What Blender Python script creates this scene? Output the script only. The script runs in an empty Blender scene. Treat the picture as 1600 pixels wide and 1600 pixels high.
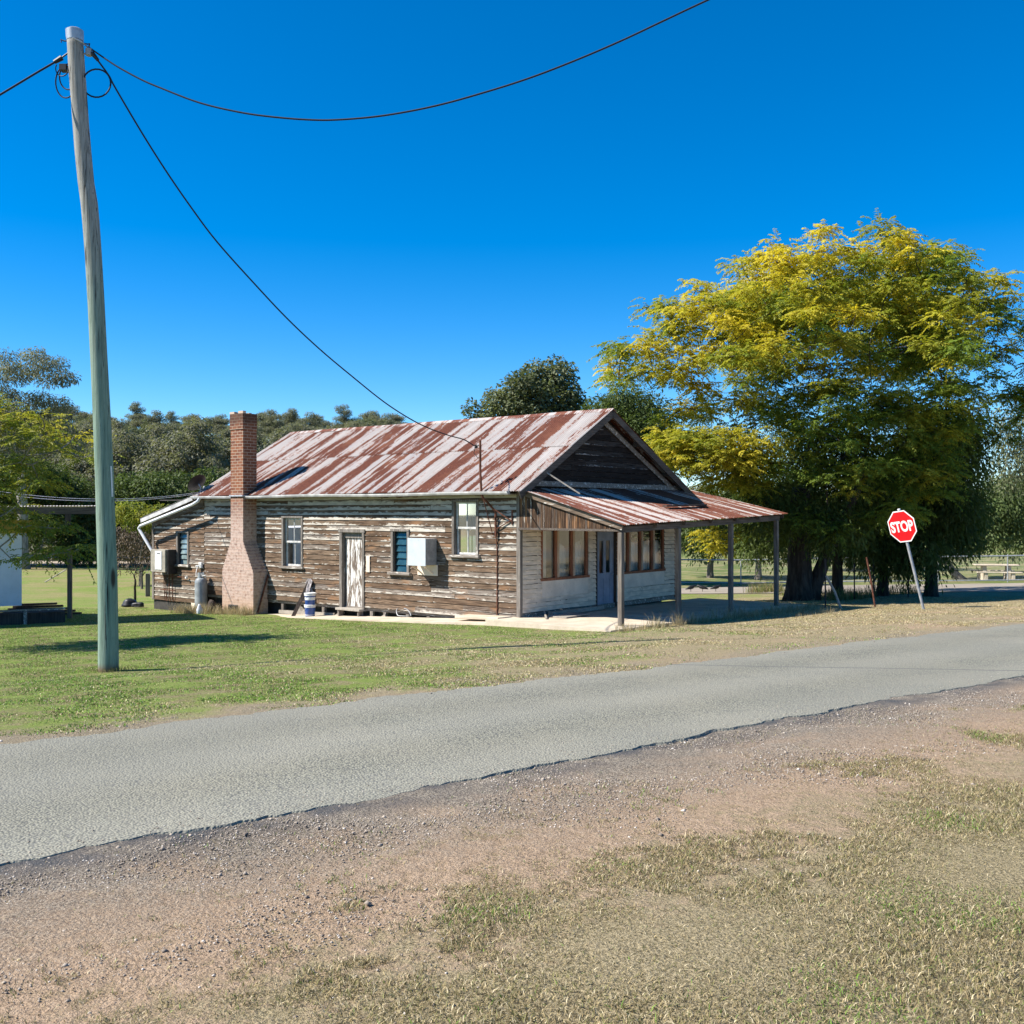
import bpy, math, random
import numpy as np
from mathutils import Vector, Matrix, Quaternion

S = bpy.context.scene
COL = S.collection
R = math.radians
EYE = 2.55                      # lens height above the cottage floor line (z = 0)
F = 1.0                         # focal length / picture width

# ------------------------------------------------------------------ helpers
def lerp(a, b, t): return a + (b - a) * t

class MB:
    """collects shapes, links them as ONE mesh object"""
    def __init__(self):
        self.v = []; self.f = []; self.uv = []; self.col = []; self.has_uv = False; self.has_col = False
    def face(self, pts, uv=None, col=None):
        n = len(self.v); self.v.extend(tuple(p) for p in pts)
        self.f.append(tuple(range(n, n + len(pts))))
        if uv: self.has_uv = True
        if col: self.has_col = True
        self.uv.append(uv or [(0, 0)] * len(pts)); self.col.append(col or [(0, 0, 0, 1)] * len(pts))
    def raw(self, verts, faces):
        n = len(self.v); self.v.extend(tuple(p) for p in verts)
        for f in faces:
            self.f.append(tuple(i + n for i in f)); self.uv.append([(0, 0)] * len(f)); self.col.append([(0, 0, 0, 1)] * len(f))
    def box(self, x0, x1, y0, y1, z0, z1, fn=None, bev=0.0):
        if x1 < x0: x0, x1 = x1, x0
        if y1 < y0: y0, y1 = y1, y0
        if z1 < z0: z0, z1 = z1, z0
        b = min(bev, (x1-x0)*.3, (y1-y0)*.3, (z1-z0)*.3)
        if b <= 0:
            P = [(x, y, z) for z in (z0, z1) for y in (y0, y1) for x in (x0, x1)]
            Fc = [(0,2,3,1),(4,5,7,6),(0,1,5,4),(2,6,7,3),(0,4,6,2),(1,3,7,5)]
        else:
            P = []; idx = {}
            for sx in (0,1):
                for sy in (0,1):
                    for sz in (0,1):
                        X = (x0,x1)[sx]; Y = (y0,y1)[sy]; Z = (z0,z1)[sz]
                        ix = X + (b if sx == 0 else -b); iy = Y + (b if sy == 0 else -b); iz = Z + (b if sz == 0 else -b)
                        for a, p in enumerate(((X,iy,iz),(ix,Y,iz),(ix,iy,Z))):
                            idx[(sx,sy,sz,a)] = len(P); P.append(p)
            g = lambda sx,sy,sz,a: idx[(sx,sy,sz,a)]
            Fc = []
            for s in (0,1):
                Fc.append((g(s,0,0,0),g(s,1,0,0),g(s,1,1,0),g(s,0,1,0)))
                Fc.append((g(0,s,0,1),g(1,s,0,1),g(1,s,1,1),g(0,s,1,1)))
                Fc.append((g(0,0,s,2),g(1,0,s,2),g(1,1,s,2),g(0,1,s,2)))
            for p in (0,1):
                for q in (0,1):
                    Fc.append((g(p,q,0,0),g(p,q,1,0),g(p,q,1,1),g(p,q,0,1)))
                    Fc.append((g(p,0,q,0),g(p,1,q,0),g(p,1,q,2),g(p,0,q,2)))
                    Fc.append((g(0,p,q,1),g(1,p,q,1),g(1,p,q,2),g(0,p,q,2)))
                    for r in (0,1): Fc.append((g(p,q,r,0),g(p,q,r,1),g(p,q,r,2)))
        if fn: P = [fn(*p) for p in P]
        self.raw(P, Fc)
    def tube(self, pts, rad, n=8, cap=True):
        pts = [Vector(p) for p in pts]
        if not hasattr(rad, '__len__'): rad = [rad] * len(pts)
        rings = []; prev = None
        for i, p in enumerate(pts):
            d = (pts[min(i+1, len(pts)-1)] - pts[max(i-1, 0)])
            d = d.normalized() if d.length > 1e-9 else Vector((0,0,1))
            if prev is None:
                a = Vector((0,0,1)) if abs(d.z) < .9 else Vector((1,0,0))
                u = d.cross(a).normalized()
            else:
                u = (prev - d * prev.dot(d)); u = u.normalized() if u.length > 1e-6 else d.orthogonal().normalized()
            prev = u; w = d.cross(u)
            rings.append([p + (u*math.cos(2*math.pi*k/n) + w*math.sin(2*math.pi*k/n))*rad[i] for k in range(n)])
        V = [q for r in rings for q in r]; Fc = []
        for i in range(len(pts)-1):
            for k in range(n):
                k2 = (k+1) % n
                Fc.append((i*n+k, i*n+k2, (i+1)*n+k2, (i+1)*n+k))
        if cap:
            Fc.append(tuple(range(n-1,-1,-1))); Fc.append(tuple((len(pts)-1)*n+k for k in range(n)))
        self.raw(V, Fc)
    def bar(self, a, b, w, h, up=(0,0,1)):
        a = Vector(a); b = Vector(b); d = (b-a).normalized(); up = Vector(up)
        s = d.cross(up)
        if s.length < 1e-5: s = d.orthogonal()
        s.normalize(); t = s.cross(d)
        P = []
        for p in (a, b):
            for i, j in ((-1,-1),(1,-1),(1,1),(-1,1)): P.append(p + s*i*w/2 + t*j*h/2)
        self.raw(P, [(0,1,2,3),(7,6,5,4),(0,4,5,1),(1,5,6,2),(2,6,7,3),(3,7,4,0)])
    def lathe(self, prof, c=(0,0,0), n=20, sx=1, sy=1):
        V = []; Fc = []
        for r, z in prof:
            for k in range(n):
                a = 2*math.pi*k/n; V.append((c[0]+r*sx*math.cos(a), c[1]+r*sy*math.sin(a), c[2]+z))
        for i in range(len(prof)-1):
            for k in range(n):
                k2 = (k+1)%n; Fc.append((i*n+k, i*n+k2, (i+1)*n+k2, (i+1)*n+k))
        Fc.append(tuple(range(n-1,-1,-1))); Fc.append(tuple((len(prof)-1)*n+k for k in range(n)))
        self.raw(V, Fc)
    def xform(self, M):
        self.v = [tuple(M @ Vector(p)) for p in self.v]
    def build(self, name, mat, parent=None, smooth=False):
        me = bpy.data.meshes.new(name); me.from_pydata(self.v, [], self.f)
        if self.has_uv:
            l = me.uv_layers.new(name='UVMap'); l.data.foreach_set('uv', [c for u in self.uv for p in u for c in p])
        if self.has_col:
            a = me.color_attributes.new('Col', 'FLOAT_COLOR', 'CORNER'); a.data.foreach_set('color', [c for u in self.col for p in u for c in p])
        return link(name, me, mat, parent, smooth)

def link(name, me, mat, parent=None, smooth=False):
    o = bpy.data.objects.new(name, me); COL.objects.link(o)
    if mat: me.materials.append(mat)
    if parent: o.parent = parent
    if smooth:
        me.polygons.foreach_set('use_smooth', [True]*len(me.polygons))
        if smooth == 'auto':
            import bmesh
            bm = bmesh.new(); bm.from_mesh(me); bmesh.ops.remove_doubles(bm, verts=bm.verts, dist=1e-5)
            for e in bm.edges:
                if len(e.link_faces) == 2 and e.calc_face_angle(0) > R(35): e.smooth = False
            bm.to_mesh(me); bm.free()
    return o

def fast_mesh(name, V, Q, mat, parent=None, vcol=None, smooth=False):
    """V (n,3), Q (m,k) numpy, vcol (n,3) per-vertex colour"""
    me = bpy.data.meshes.new(name); m, k = Q.shape
    me.vertices.add(len(V)); me.vertices.foreach_set('co', V.astype(np.float32).ravel())
    me.loops.add(m*k); me.loops.foreach_set('vertex_index', Q.astype(np.int32).ravel())
    me.polygons.add(m); me.polygons.foreach_set('loop_start', np.arange(0, m*k, k, dtype=np.int32))
    me.polygons.foreach_set('loop_total', np.full(m, k, dtype=np.int32))
    if vcol is not None:
        a = me.color_attributes.new('Col', 'FLOAT_COLOR', 'POINT')
        a.data.foreach_set('color', np.concatenate([vcol, np.ones((len(V),1))], 1).astype(np.float32).ravel())
    me.update(calc_edges=True)
    return link(name, me, mat, parent, smooth)

def tag(o, label=None, cat=None, group=None, kind=None):
    if label: o['label'] = label
    if cat: o['category'] = cat
    if group: o['group'] = group
    if kind: o['kind'] = kind
    return o
def empty(name, loc, rz=0, label=None, cat=None, group=None):
    o = bpy.data.objects.new(name, None); COL.objects.link(o); o.location = loc; o.rotation_euler = (0,0,rz)
    o.empty_display_size = .2
    return tag(o, label, cat, group)

# ------------------------------------------------------------------ the lie of the land
RR = [-40, -10, 2.4, 5.05, 8.3, 10, 13, 15, 17, 18.5, 22, 28.8, 32, 45, 73, 120, 900]
BB = [2.0, 1.3, 1.08, .96, .85, .755, .54, .29, .205, .17, .0, -.27, -.45, -.6, -.7, -.75, -.8]
def rk(X, Y): return -.631*X + .776*Y, .776*X + .631*Y
def sstep(a, b, x):
    t = np.clip((x-a)/(b-a), 0, 1); return t*t*(3-2*t)
def G(X, Y):
    r, k = rk(np.asarray(X, float), np.asarray(Y, float))
    z = np.interp(r, RR, BB) - .0145*np.clip(k, -30, 48)
    hill = 18.5*sstep(85, 205, Y)*(1 - sstep(-30, 25, X + .02*Y))*(.93 + .07*np.sin(X*.06+1.3))
    return z + hill
def gz(x, y): return float(G(x, y))
def at(px, py, Y): return Vector(((px-800)/1600*Y, Y, EYE - (py-800)/1600*Y))
def gp(px, py):
    Y = 2.0
    while Y < 400:
        if EYE - (py-800)/1600*Y < gz((px-800)/1600*Y, Y): break
        Y *= 1.004
    X = (px-800)/1600*Y
    return Vector((X, Y, gz(X, Y)))

# ------------------------------------------------------------------ node helpers
class NT:
    def __init__(self, name):
        self.m = bpy.data.materials.new(name); self.m.use_nodes = True
        self.t = self.m.node_tree; self.t.nodes.clear()
        self.out = self.t.nodes.new('ShaderNodeOutputMaterial')
    def n(self, typ, **kw):
        nd = self.t.nodes.new(typ)
        for k, v in kw.items(): setattr(nd, k, v)
        return nd
    def l(self, a, b): self.t.links.new(a, b)
    def put(self, sock, v):
        if hasattr(v, 'is_linked') or hasattr(v, 'links'): self.l(v, sock)
        elif isinstance(v, (tuple, list)) and sock.type == 'RGBA' and len(v) == 3: sock.default_value = (*v, 1)
        else: sock.default_value = v
    def math(self, op, a, b=0.0, c=None, clamp=False):
        nd = self.n('ShaderNodeMath', operation=op, use_clamp=clamp); self.put(nd.inputs[0], a); self.put(nd.inputs[1], b)
        if c is not None: self.put(nd.inputs[2], c)
        return nd.outputs[0]
    def mix(self, f, a, b, blend='MIX'):
        nd = self.n('ShaderNodeMix', data_type='RGBA', blend_type=blend)
        self.put(nd.inputs[0], f); self.put(nd.inputs[6], a); self.put(nd.inputs[7], b); return nd.outputs[2]
    def ramp(self, f, a, b):      # smooth 0..1 between a and b
        nd = self.n('ShaderNodeMapRange', interpolation_type='SMOOTHSTEP'); self.put(nd.inputs[0], f)
        self.put(nd.inputs[1], a); self.put(nd.inputs[2], b); return nd.outputs[0]
    def noise(self, vec, scale=1, detail=3, rough=.5, dist=0):
        nd = self.n('ShaderNodeTexNoise'); self.put(nd.inputs['Vector'], vec); nd.inputs['Scale'].default_value = scale
        nd.inputs['Detail'].default_value = detail; nd.inputs['Roughness'].default_value = rough; nd.inputs['Distortion'].default_value = dist
        return nd.outputs[0]
    def vor(self, vec, scale, out='Distance'):
        nd = self.n('ShaderNodeTexVoronoi'); self.put(nd.inputs['Vector'], vec); nd.inputs['Scale'].default_value = scale
        return nd.outputs[out]
    def obj(self): return self.n('ShaderNodeTexCoord').outputs['Object']
    def uv(self): return self.n('ShaderNodeTexCoord').outputs['UV']
    def pos(self): return self.n('ShaderNodeNewGeometry').outputs['Position']
    def col(self):
        a = self.n('ShaderNodeAttribute', attribute_name='Col'); s = self.n('ShaderNodeSeparateColor'); self.l(a.outputs[0], s.inputs[0]); return s.outputs
    def sc(self, vec, s):
        nd = self.n('ShaderNodeVectorMath', operation='MULTIPLY'); self.put(nd.inputs[0], vec); nd.inputs[1].default_value = s; return nd.outputs[0]
    def add(self, vec, v2):
        nd = self.n('ShaderNodeVectorMath', operation='ADD'); self.put(nd.inputs[0], vec); self.put(nd.inputs[1], v2); return nd.outputs[0]
    def dot(self, vec, d):
        nd = self.n('ShaderNodeVectorMath', operation='DOT_PRODUCT'); self.put(nd.inputs[0], vec); nd.inputs[1].default_value = d; return nd.outputs['Value']
    def xyz(self, vec):
        nd = self.n('ShaderNodeSeparateXYZ'); self.put(nd.inputs[0], vec); return nd.outputs
    def comb(self, x, y, z):
        nd = self.n('ShaderNodeCombineXYZ')
        for i, v in enumerate((x, y, z)): self.put(nd.inputs[i], v)
        return nd.outputs[0]
    def bump(self, h, strength=.4, dist=.01):
        nd = self.n('ShaderNodeBump'); self.put(nd.inputs['Height'], h); nd.inputs['Strength'].default_value = strength; nd.inputs['Distance'].default_value = dist
        return nd.outputs[0]
    def bsdf(self, color, rough=.7, metal=0.0, spec=.3, bump=None):
        b = self.n('ShaderNodeBsdfPrincipled'); self.put(b.inputs['Base Color'], color); self.put(b.inputs['Roughness'], rough)
        self.put(b.inputs['Metallic'], metal); b.inputs['Specular IOR Level'].default_value = spec
        if bump is not None: self.l(bump, b.inputs['Normal'])
        self.l(b.outputs[0], self.out.inputs[0]); return b

def mat_plain(name, c, rough=.6, metal=0, spec=.3, var=.25, scale=6, streak=None):
    """a plain paint or metal with blotches and grime"""
    t = NT(name); o = t.obj()
    v = t.sc(o, streak) if streak else o
    n1 = t.noise(v, scale, 5, .6); n2 = t.noise(o, scale*7, 3, .6)
    dark = tuple(x*(1-var*1.6) for x in c); lite = tuple(min(1, x*(1+var*.5)) for x in c)
    cc = t.mix(t.ramp(n1, .3, .7), dark, lite)
    cc = t.mix(t.math('MULTIPLY', t.ramp(n2, .55, .75), .25), cc, tuple(x*.5 for x in c))
    t.bsdf(cc, t.math('ADD', rough-.1, t.math('MULTIPLY', n1, .2)), metal, spec, t.bump(n2, .15, .004))
    return t.m

def mat_wood(name, dark, lite, axis=2, white=0.0, rough=.85, wcol=(.62,.58,.52)):
    t = NT(name); o = t.obj(); s = [38, 38, 38]; s[axis] = 1.6
    g = t.noise(t.sc(o, tuple(s)), 1, 5, .65, .3); big = t.noise(o, 2.3, 3)
    c = t.mix(t.ramp(g, .3, .72), dark, lite)
    c = t.mix(t.math('MULTIPLY', t.ramp(big, .4, .7), .4), c, tuple(x*.6 for x in dark))
    if white > 0:
        s2 = [14, 14, 14]; s2[axis] = 2.2
        w = t.noise(t.sc(o, tuple(s2)), 1, 6, .7, .5)
        c = t.mix(t.ramp(w, .72-.42*white, .78-.42*white), c, wcol)
    t.bsdf(c, rough, 0, .2, t.bump(g, .5, .006)); return t.m

def mat_boards(name, dark, lite, paint, bias, top=None, orange=.0, grey=.7, edge=.5):
    """old lapped boards: Col.r board random, Col.g paint random, Col.b height within the board"""
    t = NT(name); uv = t.uv(); c3 = t.col(); u, v, _ = t.xyz(uv)
    r, g, b = c3[0], c3[1], c3[2]
    shift = t.comb(t.math('MULTIPLY', r, 31.7), t.math('MULTIPLY', g, 17.3), 0)
    p = t.add(uv, shift)
    grain = t.noise(t.sc(p, (2.2, 46, 1)), 1, 5, .7, .4)
    blot = t.noise(t.sc(p, (1.3, 5, 1)), 1, 4, .6)
    wood = t.mix(r, dark, lite)
    wood = t.mix(t.ramp(grain, .36, .66), tuple(x*.35 for x in dark), wood)
    wood = t.mix(t.math('MULTIPLY', t.ramp(blot, .45, .68), .55), wood, tuple(x*.55 for x in lite))
    greyc = t.mix(1, wood, (.27, .25, .225)); gsel = t.math('MULTIPLY', t.ramp(g, .55, .95), t.ramp(grain, .35, .6))
    wood = t.mix(t.math('MULTIPLY', gsel, grey), wood, greyc)
    if orange > 0:
        on = t.noise(t.sc(p, (1.1, 3.2, 1)), 1, 3)
        wood = t.mix(t.math('MULTIPLY', t.ramp(on, .55, .72), orange), wood, (.34, .17, .075))
    # flaking paint
    fl = t.noise(t.sc(p, (4.2, 17, 1)), 1, 7, .72, .6); fl2 = t.noise(t.sc(uv, (.55, .8, 1)), 1, 4, .6)
    lowedge = t.math('MULTIPLY', t.math('SUBTRACT', .35, b), edge)
    m = t.math('ADD', fl, t.math('MULTIPLY', t.math('SUBTRACT', g, .5), .20))
    m = t.math('ADD', m, t.math('MULTIPLY', t.math('SUBTRACT', fl2, .5), .72))
    m = t.math('ADD', m, lowedge)
    if top: m = t.math('ADD', m, t.math('MULTIPLY', t.ramp(v, top[0], top[1]), top[2]))
    pm = t.ramp(m, .645-bias, .715-bias)
    pn = t.mix(t.ramp(t.noise(t.sc(p, (3, 9, 1)), 1, 4), .35, .7), tuple(x*.72 for x in paint), paint)
    c = t.mix(pm, wood, pn)
    h = t.math('ADD', t.math('MULTIPLY', grain, .6), t.math('MULTIPLY', pm, .5))
    t.bsdf(c, .88, 0, .15, t.bump(h, .6, .006)); return t.m

def mat_leaf(name, green, yellow, deep=None, trans=.32, lo=.65, hi=1.25):
    """Col.r brightness of the leaf, Col.g how far it has turned"""
    t = NT(name); c3 = t.col()
    c = t.mix(c3[1], green, yellow)
    c = t.mix(1, c, t.comb(*[t.math('ADD', lo, t.math('MULTIPLY', c3[0], hi-lo))]*3), 'MULTIPLY')
    b = t.bsdf(c, .6, 0, .25)
    tr = t.n('ShaderNodeBsdfTranslucent'); t.l(t.mix(1, c, (1.0, 1.05, .5), 'MULTIPLY'), tr.inputs[0])
    mx = t.n('ShaderNodeMixShader'); mx.inputs[0].default_value = trans
    t.l(b.outputs[0], mx.inputs[1]); t.l(tr.outputs[0], mx.inputs[2]); t.l(mx.outputs[0], t.out.inputs[0]); return t.m

def mat_bark(name, a, b):
    t = NT(name); o = t.obj()
    n = t.noise(t.sc(o, (9, 9, 1.6)), 1, 6, .65, .4); c = t.mix(t.ramp(n, .3, .7), a, b)
    t.bsdf(c, .9, 0, .15, t.bump(n, .8, .03)); return t.m

def mat_roof(name, cover=.0, grey=.0):
    """corrugated iron rusting in bands that run with the fall of each sheet; Col.r = sheet row"""
    t = NT(name); uv = t.uv(); c3 = t.col(); u, v, _ = t.xyz(uv); row = t.math('MULTIPLY', c3[0], 53.1)
    sheet = t.math('FLOOR', t.math('DIVIDE', u, .76))
    wn = t.n('ShaderNodeTexWhiteNoise', noise_dimensions='2D'); t.l(t.comb(sheet, row, 0), wn.inputs['Vector'])
    band = t.noise(t.comb(t.math('MULTIPLY', u, 3.5), t.math('MULTIPLY', v, .22), row), 1, 2, .5)
    fine = t.noise(t.comb(t.math('MULTIPLY', u, 12), t.math('MULTIPLY', v, 1.1), row), 1, 4, .65)
    flk = t.noise(t.sc(uv, (22, 12, 1)), 1, 5, .75)
    m = t.math('ADD', band, t.math('MULTIPLY', t.math('SUBTRACT', fine, .5), .58))
    m = t.math('ADD', m, t.math('MULTIPLY', t.math('SUBTRACT', flk, .5), .20))
    m = t.math('ADD', m, t.math('MULTIPLY', t.math('SUBTRACT', wn.outputs[0], .5), .10))
    m = t.math('ADD', m, cover)
    rust = t.ramp(m, .515, .545); edge = t.math('MULTIPLY', t.ramp(m, .44, .52), t.ramp(flk, .42, .60))
    zinc = t.mix(t.ramp(fine, .35, .7), (.38,.34,.31), (.49,.45,.415))
    zinc = t.mix(t.math('MULTIPLY', t.ramp(wn.outputs[0], .5, .9), .35), zinc, (.36,.35,.355))
    rc = t.mix(t.ramp(flk, .3, .7), (.090,.027,.016), (.165,.054,.030))
    rc = t.mix(t.math('MULTIPLY', t.ramp(t.noise(t.sc(uv, (1.2,.8,1)), 1, 3), .5, .7), .4), rc, (.27,.11,.06))
    c = t.mix(t.math('MULTIPLY', edge, .75), zinc, (.33,.15,.085)); c = t.mix(rust, c, rc)
    t.bsdf(c, t.math('ADD', .5, t.math('MULTIPLY', rust, .35)), 0, .3, t.bump(flk, .2, .004)); return t.m

def mat_brick(name):
    t = NT(name); uv = t.uv(); v = t.xyz(uv)[1]
    bt = t.n('ShaderNodeTexBrick'); t.l(t.add(uv, t.sc(t.n('ShaderNodeTexCoord').outputs['Object'], (0,0,0))), bt.inputs['Vector'])
    bt.inputs['Scale'].default_value = 1; bt.inputs['Brick Width'].default_value = .235; bt.inputs['Row Height'].default_value = .086
    bt.inputs['Mortar Size'].default_value = .009; bt.inputs['Mortar Smooth'].default_value = .25; bt.inputs['Bias'].default_value = 0
    bt.inputs['Color1'].default_value = (.245,.098,.052,1); bt.inputs['Color2'].default_value = (.135,.052,.034,1); bt.inputs['Mortar'].default_value = (.42,.33,.25,1)
    n = t.noise(uv, 9, 6, .7); n2 = t.noise(uv, 2.1, 3)
    c = t.mix(t.math('MULTIPLY', t.ramp(n, .45, .72), .4), bt.outputs[0], (.36,.17,.09))
    wash = t.math('MULTIPLY', t.ramp(v, 3.2, 1.9), t.ramp(n, .22, .60))       # old limewash on the lower stack
    c = t.mix(t.math('MULTIPLY', wash, .74), c, (.58,.46,.39))
    c = t.mix(t.math('MULTIPLY', t.ramp(v, .35, -.3), t.math('MULTIPLY', t.ramp(n2, .25, .6), .6)), c, (.46,.31,.20))
    c = t.mix(t.math('MULTIPLY', t.ramp(v, 4.95, 5.3), .75), c, (.07,.04,.03))  # soot
    h = t.math('SUBTRACT', t.math('MULTIPLY', n, .3), bt.outputs['Fac'])
    t.bsdf(c, .9, 0, .15, t.bump(h, .7, .01)); return t.m

def mat_glass(name, tint=(.9,.95,.95), rough=.02, refl=.02):
    t = NT(name); fr = t.n('ShaderNodeFresnel'); fr.inputs[0].default_value = 1.5
    g = t.n('ShaderNodeBsdfGlossy'); g.inputs['Roughness'].default_value = rough
    tr = t.n('ShaderNodeBsdfTransparent'); tr.inputs[0].default_value = (*tint, 1)
    mx = t.n('ShaderNodeMixShader'); t.l(t.math('ADD', fr.outputs[0], refl, clamp=True), mx.inputs[0])
    t.l(tr.outputs[0], mx.inputs[1]); t.l(g.outputs[0], mx.inputs[2]); t.l(mx.outputs[0], t.out.inputs[0]); return t.m

M = {}
M['boards'] = mat_boards('weathered boards', (.125,.076,.047), (.28,.197,.132), (.55,.50,.425), .03, (1.2, 2.95, .24), .42, .68, .40)
M['boards_front'] = mat_boards('cream shop front boards', (.13,.085,.06), (.28,.21,.16), (.83,.69,.54), .45, None, 0, .5, .16)
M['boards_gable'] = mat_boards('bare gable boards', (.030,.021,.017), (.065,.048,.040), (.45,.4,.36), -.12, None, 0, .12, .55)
M['boards_vert'] = mat_boards('vertical end boards', (.055,.030,.019), (.16,.098,.06), (.50,.44,.37), -.02, None, .6, .3, 0)
M['roof'] = mat_roof('rusty corrugated iron', .035); M['roof_ver'] = mat_roof('rusty veranda iron', .07); M['roof_old'] = mat_roof('grey corrugated iron', -.16)
M['brick'] = mat_brick('old bricks')
M['frame'] = mat_wood('grey weathered frame', (.10,.085,.072), (.30,.265,.23), 2, .25)
M['frame_h'] = mat_wood('grey weathered sill', (.14,.115,.095), (.36,.32,.275), 1, .4)
M['frame_brown'] = mat_wood('red brown mullion', (.20,.075,.042), (.36,.16,.09), 2)
M['mull_pale'] = mat_wood('pale mullion', (.42,.30,.21), (.60,.46,.34), 2)
M['post'] = mat_wood('grey veranda post', (.10,.085,.07), (.27,.235,.20), 2)
M['beam'] = mat_wood('dark beam', (.07,.055,.045), (.17,.14,.115), 0)
M['fascia'] = mat_wood('flaking fascia', (.10,.07,.05), (.25,.19,.14), 1, .35)
M['door_white'] = mat_wood('flaking white door', (.13,.095,.07), (.27,.22,.18), 2, .56, wcol=(.64,.62,.58))
M['door_blue'] = mat_plain('slate blue door', (.25,.28,.36), .55, 0, .3, .15, 3)
M['curtain'] = mat_plain('pale curtain', (.33,.325,.35), .9, 0, .1, .12, 4, (12,12,1))
M['curtain_front'] = mat_plain('light lace curtain', (.85,.82,.77), .9, 0, .1, .10, 4, (12,12,1))
M['room'] = mat_plain('near black interior shade', (.06,.055,.05), .9)  # near-black colour holds the shade of the rooms and the underfloor
M['sash'] = mat_plain('white sash', (.56,.55,.52), .7, 0, .3, .2, 8)
M['glass_front'] = mat_glass('dusty shop glass', refl=.20, rough=.05); M['glass'] = mat_glass('window glass'); M['louvre'] = mat_plain('teal louvre glass', (.03,.085,.105), .12, 0, .6, .3, 3)
M['louvre_pale'] = mat_plain('grey green louvre glass', (.20,.27,.27), .2, 0, .6, .3, 3)
M['panel'] = mat_plain('flat cream panel', (.80,.68,.555), .8, 0, .2, .12, 2)
M['metal_pale'] = mat_plain('pale painted steel', (.52,.56,.58), .45, 0, .4, .08, 3)
M['gutter'] = mat_plain('off white gutter', (.55,.53,.50), .5, 0, .4, .25, 3)
M['pvc'] = mat_plain('white plastic pipe', (.74,.75,.77), .4, 0, .4, .08, 3)
M['gas'] = mat_plain('grey gas cylinder paint', (.32,.35,.36), .45, .1, .45, .2, 4)
M['rust'] = mat_plain('rusted steel', (.16,.065,.04), .85, 0, .2, .4, 9)
M['dark_steel'] = mat_plain('dark steel', (.045,.038,.036), .6, .3, .4, .3, 8)
M['galv'] = mat_plain('galvanised steel', (.42,.44,.46), .45, .55, .5, .15, 7)
M['galv_dull'] = mat_plain('dull galvanised pipe', (.38,.39,.40), .6, .25, .4, .2, 7)
M['black'] = mat_plain('black plastic', (.018,.018,.02), .5, 0, .4, .2)
M['cable'] = mat_plain('black aerial cable', (.012,.014,.022), .6)
M['white_plastic'] = mat_plain('white plastic', (.74,.74,.72), .4, 0, .4, .08)
M['blue_plastic'] = mat_plain('blue plastic', (.025,.08,.30), .35, 0, .5, .1)
M['cloth'] = mat_plain('grey cloth', (.34,.31,.31), .95, 0, .1, .35, 14)
M['cream'] = mat_plain('sun bleached cream box', (.36,.33,.27), .7, 0, .2, .2, 5)
M['white_wall'] = mat_plain('white wall sheeting', (.66,.69,.74), .75, 0, .2, .07, 1.5)
M['gold_wall'] = mat_plain('mustard fascia', (.34,.25,.06), .7, 0, .2, .2, 2)
M['paleplank'] = mat_wood('pale plank', (.26,.23,.19), (.46,.42,.36), 0)
M['darkwood'] = mat_wood('dark old timber', (.04,.03,.025), (.11,.085,.07), 2)
M['bark_dark'] = mat_bark('dark bark', (.025,.02,.017), (.085,.07,.058)); M['bark_gum'] = mat_bark('pale gum bark', (.13,.115,.095), (.36,.33,.28))
M['bark_grey'] = mat_bark('grey bark', (.09,.075,.06), (.24,.21,.175))

def mat_pole():
    t = NT('treated pole timber'); o = t.obj()
    g = t.noise(t.sc(o, (26,26,.9)), 1, 6, .7, .5); big = t.noise(t.sc(o, (2,2,.5)), 1, 3); z = t.xyz(o)[2]
    green = t.mix(t.ramp(g, .3, .7), (.115,.175,.135), (.27,.35,.275)); grey = t.mix(t.ramp(g, .3, .7), (.16,.155,.14), (.40,.39,.355))
    hz = t.math('ADD', z, t.math('MULTIPLY', t.math('SUBTRACT', big, .5), 3))
    c = t.mix(t.ramp(hz, 4.0, 7.5), green, grey)
    c = t.mix(t.ramp(g, .58, .66), c, (.055,.06,.05)); ck = t.noise(t.sc(o, (44,44,.45)), 1, 3, .6, .8); c = t.mix(t.ramp(ck, .63, .67), c, (.022,.022,.02)); kn = t.vor(t.sc(o, (3,3,.8)), 1); c = t.mix(t.ramp(kn, .16, .07), c, (.05,.045,.035))
    c = t.mix(t.ramp(z, .16, .02), c, (.16,.11,.07))
    t.bsdf(c, .85, 0, .2, t.bump(t.math('SUBTRACT', g, t.math('MULTIPLY', t.ramp(ck, .60, .67), 1.0)), .8, .012)); return t.m
M['pole'] = mat_pole()

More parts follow.
